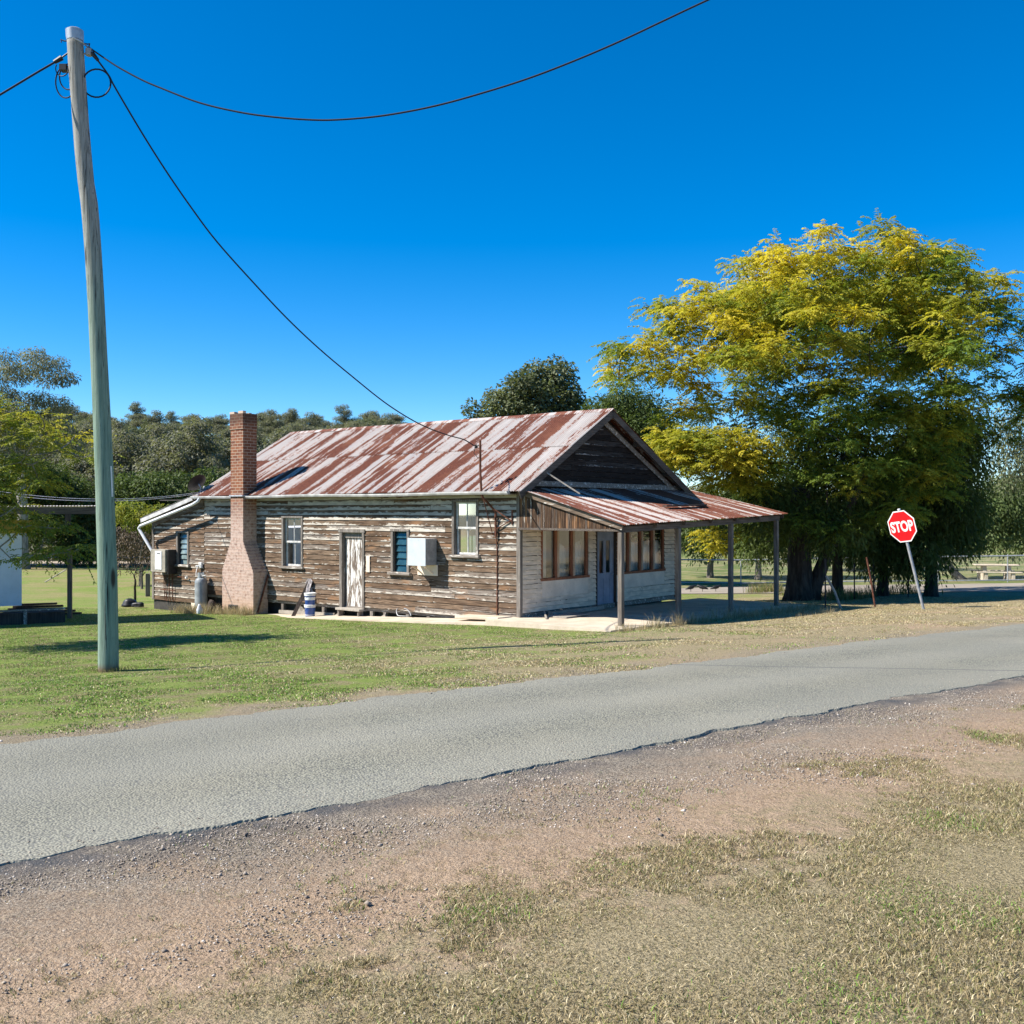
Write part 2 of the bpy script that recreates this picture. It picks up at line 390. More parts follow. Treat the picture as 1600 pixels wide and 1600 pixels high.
def mat_ground():
    t = NT('verge and lawn'); p = t.pos()
    r = t.dot(p, (-.631,.776,0)); k = t.dot(p, (.776,.631,0)); Y = t.xyz(p)[1]
    n0 = t.noise(p, .55, 4, .55); n1 = t.noise(p, 2.1, 5, .6); n2 = t.noise(p, 14, 5, .7); n3 = t.noise(p, 60, 4, .7)
    rw = t.math('ADD', r, t.math('MULTIPLY', t.math('SUBTRACT', n1, .5), 1.7))
    soil = t.mix(t.ramp(n2, .3, .7), (.355,.245,.155), (.49,.355,.235)); soil = t.mix(t.math('MULTIPLY', t.ramp(n3, .46, .62), .65), soil, (.17,.11,.072)); soil = t.mix(t.math('MULTIPLY', t.ramp(t.noise(p, 170, 3, .75), .52, .62), .75), soil, (.50,.39,.29)); soil = t.mix(t.math('MULTIPLY', t.ramp(t.noise(p, 140, 3, .75), .55, .64), .7), soil, (.12,.085,.06))
    n4 = t.noise(p, 170, 3, .75); hf = t.ramp(t.math('ADD', t.math('MULTIPLY', n3, .5), t.math('MULTIPLY', n4, .5)), .36, .62)
    straw = t.mix(hf, (.11,.086,.042), (.47,.385,.235))
    green = t.mix(t.ramp(n2, .3, .65), t.mix(hf, (.075,.12,.022), (.20,.27,.055)), t.mix(hf, (.13,.17,.04), (.31,.36,.10)))
    olive = t.mix(hf, (.085,.078,.03), (.30,.26,.13))
    # gravel
    vc = t.vor(p, 105, 'Color'); vd = t.vor(p, 105)
    gs = t.xyz(vc)[0]
    gravel = t.mix(gs, (.15,.127,.097), (.43,.37,.29)); gravel = t.mix(t.ramp(vd, .5, .8), gravel, (.10,.082,.066))
    gravel = t.mix(t.math('MULTIPLY', t.ramp(n1, .4, .65), .6), gravel, soil)
    # near verge: straw/olive under the grass, bare soil, then gravel at the seal
    rs = t.math('ADD', rw, t.math('MULTIPLY', t.math('SUBTRACT', n2, .5), 2.4))
    drab = t.mix(hf, (.115,.092,.046), (.45,.37,.22)); near = t.mix(t.ramp(rs, 2.5, 3.6), t.mix(t.ramp(n0, .35, .62), straw, drab), soil)
    near = t.mix(t.ramp(t.math('ADD', rw, t.math('MULTIPLY', t.math('SUBTRACT', n2, .5), 1.2)), 3.4, 4.6), near, gravel)
    dark = t.mix(t.math('MULTIPLY', t.ramp(r, 4.5, 5.0), t.ramp(n1, .35, .6)), near, (.10,.10,.10))
    near = dark
    # far verge: dry beside the seal, greener to the left
    gl = t.math('ADD', t.math('MULTIPLY', t.math('SUBTRACT', 9.5, k), .09), t.math('MULTIPLY', t.math('SUBTRACT', r, 10.6), .16))
    gl = t.math('ADD', gl, t.math('MULTIPLY', t.math('SUBTRACT', n0, .5), 1.9))
    gl = t.math('ADD', gl, t.math('MULTIPLY', t.math('SUBTRACT', n1, .5), 1.8)); gl = t.math('ADD', gl, t.math('MULTIPLY', t.math('SUBTRACT', n2, .5), 1.6))
    far = t.mix(t.ramp(gl, -.25, .6), straw, t.mix(t.ramp(n1, .35, .6), olive, green))
    gw = t.math('ADD', r, t.math('MULTIPLY', t.math('SUBTRACT', n1, .5), 1.2))
    far = t.mix(t.ramp(gw, 9.1, 8.45), far, t.mix(.5, gravel, straw))
    red = t.math('MULTIPLY', t.ramp(n0, .50, .62), t.math('MULTIPLY', t.ramp(k, 8.5, 11), t.ramp(r, 15.5, 13)))
    far = t.mix(t.math('MULTIPLY', red, .8), far, soil)
    # paddock behind the cottage
    pad = t.mix(t.ramp(n0, .38, .6), green, t.mix(t.ramp(n2,.3,.7),(.19,.185,.07),(.33,.29,.13)))
    dryb = t.mix(t.ramp(n1, .35, .6), (.27,.20,.12), (.19,.165,.075))
    back = t.mix(t.ramp(t.math('ADD', r, t.math('MULTIPLY', t.math('SUBTRACT', n0, .5), 14)), 62, 70), pad, dryb)
    back = t.mix(t.ramp(r, 80, 100), back, (.075,.07,.035))
    park = t.mix(t.ramp(t.math('ADD', n0, t.math('MULTIPLY', t.math('SUBTRACT', n1, .5), .5)), .40, .62), (.13,.165,.05), (.27,.24,.12)); far = t.mix(t.ramp(Y, 41, 44.5), far, park)
    c = t.mix(t.ramp(r, 6.5, 6.6), near, far)
    lft = t.math('MULTIPLY', t.ramp(r, 25, 29), t.ramp(k, 34, 20)); c = t.mix(lft, c, back)
    h = t.math('ADD', t.math('MULTIPLY', n2, .6), t.math('MULTIPLY', n3, .55))
    t.bsdf(c, .95, 0, .1, t.bump(h, 1.0, .045)); return t.m
M['ground'] = mat_ground()

def mat_road():
    t = NT('worn chip seal'); p = t.pos(); r = t.dot(p, (-.631,.776,0)); k = t.dot(p, (.776,.631,0))
    vc = t.xyz(t.vor(p, 68, 'Color'))[0]; vd = t.vor(p, 68)
    n = t.noise(p, .9, 4, .6); n2 = t.noise(p, 7, 4, .6); n5 = t.noise(p, .35, 3, .5)
    c = t.mix(vc, (.155,.152,.112), (.325,.315,.24)); c = t.mix(t.ramp(vd, .42, .72), c, (.085,.085,.08))
    c = t.mix(t.math('MULTIPLY', t.ramp(n, .35, .65), .35), c, (.265,.245,.185))
    w = t.n('ShaderNodeTexWave'); w.inputs['Scale'].default_value = .21; w.inputs['Distortion'].default_value = .6
    t.l(t.comb(r, 0, 0), w.inputs[0])
    c = t.mix(t.math('MULTIPLY', w.outputs[1], .32), c, (.30,.29,.24))
    c = t.mix(t.math('MULTIPLY', t.ramp(n5, .42, .62), .42), c, (.19,.185,.15))
    # an old trench line
    cr = t.math('ABSOLUTE', t.math('SUBTRACT', t.math('SUBTRACT', k, 10.3), t.math('ADD', t.math('MULTIPLY', t.math('SUBTRACT', r, 6.7), -.75), t.math('MULTIPLY', n, .15))))
    c = t.mix(t.math('MULTIPLY', t.ramp(cr, .06, .015), .75), c, (.10,.10,.095))
    h = t.math('SUBTRACT', t.math('MULTIPLY', n2, .3), vd)
    t.bsdf(c, .85, 0, .25, t.bump(h, .9, .008)); return t.m
M['road'] = mat_road()
def mat_conc():
    t = NT('old concrete'); p = t.pos(); n = t.noise(p, 1.6, 6, .65); n2 = t.noise(p, 22, 4, .7)
    c = t.mix(t.ramp(n, .3, .7), (.45,.375,.28), (.62,.53,.41)); c = t.mix(t.math('MULTIPLY', t.ramp(n2, .5, .72), .35), c, (.30,.24,.18))
    t.bsdf(c, .9, 0, .2, t.bump(n2, .3, .006)); return t.m
M['concrete'] = mat_conc()
def mat_stone():
    t = NT('loose stones'); c3 = t.col(); c = t.mix(c3[0], (.16,.13,.105), (.42,.355,.285)); c = t.mix(t.ramp(c3[1], .9, .95), c, (.55,.5,.44))
    t.bsdf(c, .85, 0, .2); return t.m
M['stone'] = mat_stone()
def mat_blade():
    t = NT('grass blades'); a = t.n('ShaderNodeAttribute', attribute_name='Col')
    b = t.bsdf(a.outputs[0], .7, 0, .15)
    tr = t.n('ShaderNodeBsdfTranslucent'); t.l(a.outputs[0], tr.inputs[0]); mx = t.n('ShaderNodeMixShader'); mx.inputs[0].default_value = .25
    t.l(b.outputs[0], mx.inputs[1]); t.l(tr.outputs[0], mx.inputs[2]); t.l(mx.outputs[0], t.out.inputs[0]); return t.m
M['blade'] = mat_blade()
M['sign_red'] = mat_plain('red sign face', (.62,.010,.014), .4, 0, .4, .06, 2); M['sign_white'] = mat_plain('white sign legend', (.78,.77,.75), .4, 0, .4, .04, 2)
M['lf_gold'] = mat_leaf('golden feathery leaves', (.185,.255,.045), (.68,.55,.06), trans=.5)
M['lf_dark'] = mat_leaf('dark drooping leaves', (.066,.105,.03), (.155,.195,.05), trans=.4)
M['lf_grey'] = mat_leaf('grey green leaves', (.10,.125,.065), (.23,.245,.13), trans=.3)
M['lf_green'] = mat_leaf('mid green leaves', (.062,.10,.030), (.145,.185,.06), trans=.32)
M['lf_gum'] = mat_leaf('gum leaves', (.15,.16,.115), (.27,.265,.19), trans=.4)
M['lf_fern'] = mat_leaf('ferny leaves', (.15,.215,.045), (.50,.42,.06), trans=.48)
M['lf_dry'] = mat_leaf('dry brown leaves', (.10,.075,.05), (.17,.125,.085), trans=.1)

# ------------------------------------------------------------------ world, sun, camera
sun_el = R(44.7); sun_h = Vector((-.985, -.172)).normalized()
W = bpy.data.worlds.new('World'); S.world = W; W.use_nodes = True
wt = W.node_tree; wt.nodes.clear()
sky = wt.nodes.new('ShaderNodeTexSky'); sky.sky_type = 'NISHITA'; sky.sun_disc = False
sky.sun_elevation = sun_el; sky.sun_rotation = math.atan2(sun_h.x, sun_h.y); sky.air_density = .77; sky.dust_density = 0; sky.ozone_density = 4.0; sky.altitude = 300
hsv = wt.nodes.new('ShaderNodeHueSaturation'); hsv.inputs['Saturation'].default_value = 1.42; hsv.inputs['Value'].default_value = 1.0
bg = wt.nodes.new('ShaderNodeBackground'); bg.inputs[1].default_value = .10
wo = wt.nodes.new('ShaderNodeOutputWorld')
wt.links.new(sky.outputs[0], hsv.inputs['Color']); wt.links.new(hsv.outputs[0], bg.inputs[0]); wt.links.new(bg.outputs[0], wo.inputs[0])
sl = bpy.data.lights.new('sun', 'SUN'); sl.energy = 4.9; sl.angle = R(.5); sl.color = (1.0, .945, .86)
so = bpy.data.objects.new('sun', sl); COL.objects.link(so)
ldir = Vector((-sun_h.x*math.cos(sun_el), -sun_h.y*math.cos(sun_el), -math.sin(sun_el)))
so.rotation_euler = ldir.to_track_quat('-Z', 'Y').to_euler(); so.location = (-30, -10, 40)
cd = bpy.data.cameras.new('camera'); cam = bpy.data.objects.new('camera', cd); COL.objects.link(cam)
cd.sensor_width = 36; cd.lens = 36; cd.clip_start = .05; cd.clip_end = 3000
cam.location = (0, 0, EYE); cam.rotation_euler = (R(90), 0, 0); S.camera = cam
S.view_settings.view_transform = 'Standard'; S.view_settings.look = 'None'; S.view_settings.gamma = 1; S.view_settings.exposure = .98
S.render.engine = 'CYCLES'; S.render.resolution_x = 1024; S.render.resolution_y = 1024

# ------------------------------------------------------------------ ground, roads
rng = np.random.default_rng(7)
def axis_lines(lo, hi, mid, fine, g):
    a = [mid]; st = fine
    while a[-1] < hi: a.append(a[-1] + st); st *= g
    b = [mid]; st = fine
    while b[-1] > lo: b.append(b[-1] - st); st *= g
    return np.array(sorted(set(b + a)))
xs = axis_lines(-900, 900, 0, .25, 1.028); ys = axis_lines(-120, 1400, 8, .22, 1.028)
XX, YY = np.meshgrid(xs, ys); ZZ = G(XX, YY)
near = np.exp(-(np.hypot(XX, YY-6)/30)**2)
ZZ = ZZ + near*.012*(np.sin(XX*3.1+YY*1.7)+np.sin(YY*4.3-XX*2.2))*.5
rr_, kk_ = rk(XX, YY)
ZZ = ZZ - .035*((rr_ > 5.25) & (rr_ < 8.25))            # the road bed sits under the seal
nx, ny = len(xs), len(ys); ii = np.arange(nx*ny).reshape(ny, nx)
gq = np.stack([ii[:-1,:-1], ii[:-1,1:], ii[1:,1:], ii[1:,:-1]], -1).reshape(-1, 4)
tag(fast_mesh('ground', np.stack([XX, YY, ZZ], -1).reshape(-1, 3), gq, M['ground'], smooth=True), kind='structure')

def strip_sheet(name, mat, ks, r0, r1, lift, jag0, jag1, thick, seed):
    """a sheet between two ragged edges that follow the road direction"""
    rg = random.Random(seed); m = MB(); rows = []; nr = 14
    w0 = [0]*6; ph = [rg.uniform(0, 6) for _ in range(12)]
    for k in ks:
        e0 = r0 + jag0*(.5*math.sin(k*.9+ph[0]) + .35*math.sin(k*2.7+ph[1]) + .25*math.sin(k*7.1+ph[2]) + rg.uniform(-.35,.35))
        e1 = r1 + jag1*(.5*math.sin(k*.8+ph[3]) + .35*math.sin(k*3.1+ph[4]) + .25*math.sin(k*6.3+ph[5]) + rg.uniform(-.35,.35))
        row = []
        for i in range(nr+1):
            r = lerp(e0, e1, i/nr); X = .776*k - .631*r; Y = .631*k + .776*r
            row.append(Vector((X, Y, gz(X, Y) + lift)))
        rows.append(row)
    for a, b in zip(rows[:-1], rows[1:]):
        for i in range(nr): m.face([a[i], b[i], b[i+1], a[i+1]])
        dz = Vector((0,0,-thick)); o = Vector((.631,-.776,0))*.03
        m.face([a[0]+dz+o, b[0]+dz+o, b[0], a[0]]); m.face([a[-1], b[-1], b[-1]+dz-o, a[-1]+dz-o])
    me = m.build(name, mat, None, False)
    import bmesh
    bm = bmesh.new(); bm.from_mesh(me.data); bmesh.ops.remove_doubles(bm, verts=bm.verts, dist=1e-4); bm.to_mesh(me.data); bm.free()
    return me
ks = list(np.arange(-26, 22, .07)) + list(np.arange(22, 160, .9))
tag(strip_sheet('road', M['road'], ks, 5.05, 8.28, .012, .075, .12, .045, 3), kind='structure')

def loose_sheet(name, mat, poly_rows, lift):
    m = MB()
    for a, b in zip(poly_rows[:-1], poly_rows[1:]):
        for i in range(len(a)-1):
            q = [a[i], b[i], b[i+1], a[i+1]]
            m.face([(x, y, gz(x, y)+lift) for x, y in q])
    return tag(m.build(name, mat), kind='structure')
M['dirt_road'] = mat_plain('pale dirt road', (.36,.30,.235), .95, 0, .1, .12, .5)
M['back_seal'] = mat_plain('pale bitumen', (.30,.26,.21), .9, 0, .1, .1, .5)
# cross street to the right of the cottage and the track on the far side of the paddock
def quadrows(a0, a1, b0, b1, n=40, m_=6):
    rows = []
    for i in range(n+1):
        t = i/n; p = (lerp(a0[0],b0[0],t), lerp(a0[1],b0[1],t)); q = (lerp(a1[0],b1[0],t), lerp(a1[1],b1[1],t))
        rows.append([(lerp(p[0],q[0],j/m_), lerp(p[1],q[1],j/m_)) for j in range(m_+1)])
    return rows
pa, pb = gp(960, 929), gp(1900, 915); pc, pd = gp(960, 920), gp(1900, 906)
loose_sheet('side_street', M['back_seal'], quadrows((pa.x,pa.y), (pc.x,pc.y), (pb.x,pb.y), (pd.x,pd.y)), .02)
pa, pb = gp(-100, 884), gp(420, 884); pc, pd = gp(-100, 876), gp(420, 876)
loose_sheet('track', M['dirt_road'], quadrows((pa.x,pa.y), (pc.x,pc.y), (pb.x,pb.y), (pd.x,pd.y)), .03)

# ------------------------------------------------------------------ grass and stones
def vnoise(x, y, s, seed):
    """cheap value noise for scattering"""
    g = np.random.default_rng(seed).random((64, 64)); x = x*s; y = y*s
    x0 = np.floor(x).astype(int); y0 = np.floor(y).astype(int); fx = x-x0; fy = y-y0
    fx = fx*fx*(3-2*fx); fy = fy*fy*(3-2*fy)
    a = g[x0 % 64, y0 % 64]; b = g[(x0+1) % 64, y0 % 64]; c = g[x0 % 64, (y0+1) % 64]; d = g[(x0+1) % 64, (y0+1) % 64]
    return (a*(1-fx)+b*fx)*(1-fy) + (c*(1-fx)+d*fx)*fy

def blades(x, y, z, h, w, lean, cols, name, seed, label=None):
    rg = np.random.default_rng(seed); n = len(x)
    a = rg.random(n)*2*math.pi; d = np.stack([np.cos(a), np.sin(a)], -1)
    b = rg.random(n)*2*math.pi; s = np.stack([np.cos(b), np.sin(b)], -1)*w[:,None]*.5
    base = np.stack([x, y], -1); L = lean[:,None]*h[:,None]
    V = np.zeros((n, 5, 3))
    V[:,0,:2] = base - s; V[:,1,:2] = base + s; V[:,0,2] = V[:,1,2] = z - .004
    mid = base + d*L*.35; V[:,2,:2] = mid + s*.8; V[:,3,:2] = mid - s*.8; hv = h*np.sqrt(np.clip(1-(lean*.75)**2, .12, 1))
    V[:,2,2] = V[:,3,2] = z + hv*.62
    V[:,4,:2] = base + d*L; V[:,4,2] = z + hv
    i = np.arange(n)*5
    q1 = np.stack([i, i+1, i+2], -1); q2 = np.stack([i, i+2, i+3], -1); q3 = np.stack([i+3, i+2, i+4], -1)
    c = np.repeat(cols[:,None,:], 5, 1)
    o = fast_mesh(name, V.reshape(-1,3), np.concatenate([q1,q2,q3]), M['blade'], None, c.reshape(-1,3))
    return tag(o, kind='stuff')

def palette(n, rg, w):
    """w: (n,4) weights of straw, bleached, olive, green"""
    P = np.array([(.38,.30,.155), (.54,.46,.295), (.215,.205,.08), (.165,.285,.045)])
    w = w/w.sum(1, keepdims=True); u = rg.random(n)[:,None]; k = (np.cumsum(w, 1) < u).sum(1).clip(0, 3)
    return P[k]*(.38+1.0*rg.random(n))[:,None]

def scatter_view(n, y0, y1, rg, pw):
    """candidate points over the ground in a fan in front of the road side viewpoint (denser close by)"""
    u = rg.random(n); Y = (y0**pw + u*(y1**pw - y0**pw))**(1/pw); X = (rg.random(n)*2-1)*(.68*Y + 1.8)
    return X, Y

# near verge
rg = np.random.default_rng(11)
X, Y = scatter_view(1150000, 1.6, 9.0, rg, 1.25)
r, k = rk(X, Y); big = vnoise(X+40, Y+40, .9, 1); mid = vnoise(X+40, Y+40, 3.2, 2); sm = vnoise(X+40, Y+40, 9.5, 3)
fine_ = vnoise(X+20, Y+70, 21, 13)
edge_ = np.clip((3.75 - r + (big-.5)*1.5 + (mid-.5)*1.1)/1.5, 0, 1)                    # thins out towards the gravel
clump = sm*.45 + fine_*.30 + mid*.25
dens = np.clip((clump - .72 + .62*edge_)/.16, 0, 1)*np.clip(edge_*3, 0, 1)
keep = rg.random(len(X)) < np.maximum(np.maximum(dens*.9, .022 + .05*edge_), .5*np.clip((fine_*.55+sm*.45-.64)/.07, 0, 1)*np.clip((4.5-r)/.6, 0, 1))*np.clip(1.2-.02*Y, .2, 1)
keep &= (r < 5.0)
X, Y, r, mid, sm, big = X[keep], Y[keep], r[keep], mid[keep], sm[keep], big[keep]; n = len(X)
hh = (.010+.018*rg.random(n))*(.75+.4*sm); gr = np.clip((vnoise(X+9, Y+9, 1.7, 5)-.55)/.2, 0, 1)
col = palette(n, rg, np.stack([1.5+0*gr, .55+.6*(1-mid), .6+.6*sm, .06+1.3*gr*gr], -1))
blades(X, Y, G(X, Y), hh, .0020+.0024*rg.random(n), .78+.55*rg.random(n), col, 'verge_grass', 21)

# far verge and the lawn by the cottage
X, Y = scatter_view(1300000, 8.0, 34, rg, 1.0); r, k = rk(X, Y)
big = vnoise(X+60, Y+60, .45, 8); mid = vnoise(X+60, Y+60, 1.5, 9); sm = vnoise(X+60, Y+60, 5, 10)
lx = (X-.18)*.632 + (Y-24)*.775; ly = -(X-.18)*.775 + (Y-24)*.632            # cottage frame
inh = (lx > -1.05) & (lx < 9) & (ly > -3.25) & (ly < 16); inh &= ~((lx < -.02) & (ly > 9.3))
dens = np.clip((r - 8.30 + (mid-.5)*.8)/.5, 0, 1)*(.35+.65*np.clip((sm*.5+mid*.5-.32)/.2, 0, 1))
bare = np.clip((big-.56)/.1, 0, 1)*np.clip((k-8.5)/2, 0, 1)*np.clip((15-r)/1.5, 0, 1)
dens = dens*(1-.85*bare)
keep = (rg.random(len(X)) < dens) & ~inh
X, Y, r, k, mid, sm, big = [a[keep] for a in (X, Y, r, k, mid, sm, big)]; n = len(X)
gl = np.clip(.36 + (9.5-k)*.08 + (r-10.6)*.10 + (big-.5)*1.9 + (mid-.5)*1.3 + (sm-.5)*.7, 0, 1)
col = 1.22*palette(n, rg, np.stack([1.35-.95*gl, .95-.70*gl, .45+.35*gl, .03+1.9*gl*gl], -1))
hh = (.007+.016*rg.random(n))*(.6+.8*sm)
blades(X, Y, G(X, Y), hh, .005+.005*rg.random(n)+Y*.00018, .75+.55*rg.random(n), col, 'lawn_grass', 22)

# stones of the gravel shoulder
X, Y = scatter_view(560000, 2.2, 17, rg, 1.15); r, k = rk(X, Y); mid = vnoise(X+40, Y+40, 1.3, 12)
dens = np.clip((r-3.45+(mid-.5)*1.3)/.9, .05, 1)*(r < 5.02)*(r > 2.5) + .22*((r > 8.3) & (r < 9.2)) + .10*((r > 5.02) & (r < 5.22)) + .02*((r > 5.22) & (r < 5.6)) + .05*((r > 8.1) & (r < 8.3))
keep = rg.random(len(X)) < dens*.95; X, Y, r = X[keep], Y[keep], r[keep]; n = len(X)
sz = .0026+.0048*rg.random(n)**2.2 + .008*(rg.random(n) > .994)
oc = np.array([(1,0,0),(0,1,0),(-1,0,0),(0,-1,0),(0,0,1),(0,0,-1)], float)
V = oc[None]*(1+.5*(rg.random((n,6,1))-.5))*sz[:,None,None]; V[:,:,2] *= .75; V[:,:,:2] += (rg.random((n,6,2))-.5)*sz[:,None,None]*.5
V[:,:,0] += X[:,None]; V[:,:,1] += Y[:,None]; V[:,:,2] += (G(X, Y)+sz*.25+.012*((r > 5.05) & (r < 8.25)))[:,None]
fo = np.array([(0,1,4),(1,2,4),(2,3,4),(3,0,4),(1,0,5),(2,1,5),(3,2,5),(0,3,5)])
vc = np.repeat(np.stack([rg.random(n), rg.random(n), rg.random(n)], -1)[:,None], 6, 1)
tag(fast_mesh('gravel', V.reshape(-1,3), (fo[None]+np.arange(n)[:,None,None]*6).reshape(-1,3), M['stone'], None, vc.reshape(-1,3)), kind='stuff')

# ------------------------------------------------------------------ the cottage (local x across the front, y back along the side, z up)
TH = R(50.8); HO = Vector((.18, 24.0, 0))
house = empty('weatherboard_cottage', HO, TH, 'derelict weatherboard cottage with rusty striped iron roof, brick chimney and corner veranda', 'cottage')
HM = Matrix.Translation(HO) @ Matrix.Rotation(TH, 4, 'Z')
def H(x, y, z): return HM @ Vector((x, y, z))
rn = random.Random(5)
fS = lambda u, d, z: (-d, u, z)          # side wall: u runs back, d outward
fF = lambda u, d, z: (u, -d, z)          # front wall
fR = lambda u, d, z: (7.25 + d, u, z)    # far side wall
fB = lambda u, d, z: (u, 15.5 + d, z)    # back wall

def boards(m, f, u0, u1, z0, z1, holes=(), ztop=None, h=.137, seg=.32, wob=.006, joint=(1.6, 4.5), rg=rn, gap=.003, lap=.024):
    z = z0
    while z < z1 - .01:
        zt = min(z + h, z1)
        cuts = sorted({z, zt} | {c for q in holes for c in q[2:4] if z + .004 < c < zt - .004})
        # butt joints along this course
        js = [u0]; 
        while js[-1] < u1: js.append(js[-1] + rg.uniform(*joint))
        js[-1] = u1
        props = [(rg.random(), rg.random(), rg.uniform(-wob, wob), rg.uniform(0, .006)) for _ in js]
        cache = {}
        def wobble(i, u):
            key = (i, round(u, 3))
            if key not in cache: cache[key] = (props[i][2] + rg.uniform(-wob, wob)*.7, props[i][3] + rg.uniform(0, .004))
            return cache[key]
        for ca, cb in zip(cuts[:-1], cuts[1:]):
            for i in range(len(js)-1):
                iv = [(js[i]+.002, js[i+1]-.002)]
                for (a, b, c, d) in holes:
                    if c < cb - .003 and d > ca + .003:
                        nv = []
                        for (p, q) in iv:
                            if b <= p or a >= q: nv.append((p, q)); continue
                            if a > p: nv.append((p, a))
                            if b < q: nv.append((b, q))
                        iv = nv
                for (p, q) in iv:
                    if q - p < .01: continue
                    n = max(1, int(round((q-p)/seg))); us = [p + (q-p)*j/n for j in range(n+1)]
                    br = (props[i][0], props[i][1])
                    for ua, ub in zip(us[:-1], us[1:]):
                        ta, tb = cb, cb
                        if ztop:
                            ta, tb = min(cb, ztop(ua)), min(cb, ztop(ub))
                            if max(ta, tb) <= ca + .005: continue
                            ta = max(ta, ca + .001); tb = max(tb, ca + .001)
                        wa, wb = wobble(i, ua), wobble(i, ub)
                        ba = ca + (gap + wa[0] if ca == z else 0); bb = ca + (gap + wb[0] if ca == z else 0)
                        fa = (ca - z)/h; fb = (cb - z)/h
                        da = lerp(lap, .006, fa); db = lerp(lap, .006, fb)
                        c0 = (br[0], br[1], fa, 1); c1 = (br[0], br[1], fb, 1)
                        pts = [f(ua, da+wa[1], ba), f(ub, da+wb[1], bb), f(ub, db+wb[1], tb), f(ua, db+wa[1], ta)]
                        m.face(pts, [(ua, ba), (ub, bb), (ub, tb), (ua, ta)], [c0, c0, c1, c1])
                        if ca == z:
                            m.face([f(ua, -.004, ba), f(ub, -.004, bb), f(ub, da+wb[1], bb), f(ua, da+wa[1], ba)], [(ua, ba)]*4, [c0]*4)
        z = zt

def wb(m, f, u0, u1, d0, d1, z0, z1, bev=.004): m.box(u0, u1, d0, d1, z0, z1, lambda a, b, c: f(a, b, c), bev)

# openings on the side wall: (u0, u1, z0, z1)
WA = (1.27, 2.11, 1.50, 2.80); WBh = (3.62, 4.26, 1.00, 2.05); DR = (5.31, 6.23, -.10, 2.0); WC = (7.85, 8.76, 1.0, 2.38); WL = (13.44, 14.10, .88, 1.88)
CH = (9.95, 10.57, 0, 9)
def top_side(u): return 3.0 if u < 12.55 else 3.0 - .74*(u-12.55)/2.95
m = MB(); boards(m, fS, 0, 12.6, 0.0, 3.02, [WA, WBh, DR, WC], None); m.build('side_wall', M['boards'], house)
m = MB(); boards(m, fS, 12.605, 15.5, -.32, 3.0, [WL], top_side); lt = m.build('lean_to_wall', M['boards'], house)
# front wall under the veranda
WF1 = (.81, 2.77, .92, 2.13); WF2 = (4.10, 6.53, .92, 2.13); DF = (3.11, 4.06, .03, 2.04)
P1 = (.83, 2.77, .49, .92); P2 = (4.10, 6.53, .52, .92)
m = MB(); boards(m, fF, 0.02, 7.2, .16, 2.16, [WF1, WF2, DF, P1, P2], None, wob=.005, h=.112, gap=.009, lap=.030); m.build('front_wall', M['boards_front'], house)
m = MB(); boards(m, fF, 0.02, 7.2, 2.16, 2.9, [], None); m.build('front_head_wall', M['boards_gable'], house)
APX, APZ, EVL, EVR, EVZ = 3.45, 5.2, -.38, 7.75, 3.04
def gz_(t, off=0.0): return (EVZ + (APZ-EVZ)*(t-EVL)/(APX-EVL) if t < APX else EVZ + (APZ-EVZ)*(EVR-t)/(EVR-APX)) - off
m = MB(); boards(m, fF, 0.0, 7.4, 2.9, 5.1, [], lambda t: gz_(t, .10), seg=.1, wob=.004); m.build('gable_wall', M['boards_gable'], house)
m = MB(); boards(m, fR, 0, 15.5, 0, 2.98); boards(m, fB, 0, 7.25, -.3, 2.2); boards(m, lambda u, d, z: (u, 12.6+d, z), .05, 7.2, 2.2, 5.0, [], lambda t: gz_(t, .12), seg=.15)
m.build('rear_wall', M['boards'], house)
# corner stops
m = MB(); wb(m, fS, -.05, .07, .0, .042, .02, 3.0); wb(m, fF, -.045, .06, .002, .045, .0, 2.9); m.build('corner_stop', M['frame'], house)
m = MB(); wb(m, fF, 7.10, 7.24, .0, .04, .1, 2.2); m.build('corner_stop', M['frame_brown'], house)
m = MB(); wb(m, fS, 15.42, 15.53, .0, .042, -.33, 2.25); m.build('corner_stop', M['frame'], house)
# plates, lining, floor
m = MB(); wb(m, fS, 0, 12.5, -.12, -.05, -.09, -.003); wb(m, fF, .1, 7.2, -.06, .010, .04, .15); m.build('bottom_plate', M['frame_h'], house)
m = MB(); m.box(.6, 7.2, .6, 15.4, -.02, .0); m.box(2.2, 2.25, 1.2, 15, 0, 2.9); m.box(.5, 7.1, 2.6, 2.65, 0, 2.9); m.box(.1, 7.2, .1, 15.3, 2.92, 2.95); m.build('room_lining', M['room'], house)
# stumps and their braces along the side
for i, u in enumerate([.35, 1.1, 1.75, 2.4, 3.0, 3.75, 4.6, 5.1, 6.4, 7.05, 8.05, 8.85]):
    m = MB(); x, y, z = H(.1, u, 0); g = min(gz(x, y), -.05 - .045*u) - .2
    m.box(.02+rn.uniform(0,.03), .13, u-.055, u+.055, g, -.092, None, .006); m.build('stump', M['frame'], house)
for u, a in ((8.3, 1), (7.5, -1), (4.95, 1), (6.6, 1)): m = MB(); m.bar((.0, u, -.40+.02*a), (.0, u-.45*a, -.17), .05, .09); m.build('loose_batten', M['paleplank'], house)
m = MB(); m.bar((-.02, 8.9, -.33), (-.02, 6.5, -.27), .04, .10); m.build('loose_batten', M['paleplank'], house)
m = MB(); m.box(.25, .3, .3, 15, -.9, -.02); m.box(.3, 7, .35, .4, -.5, .05); m.build('under_floor_shade', M['room'], house)  # dark sheets added behind the stumps, coloured as the shade under the floor

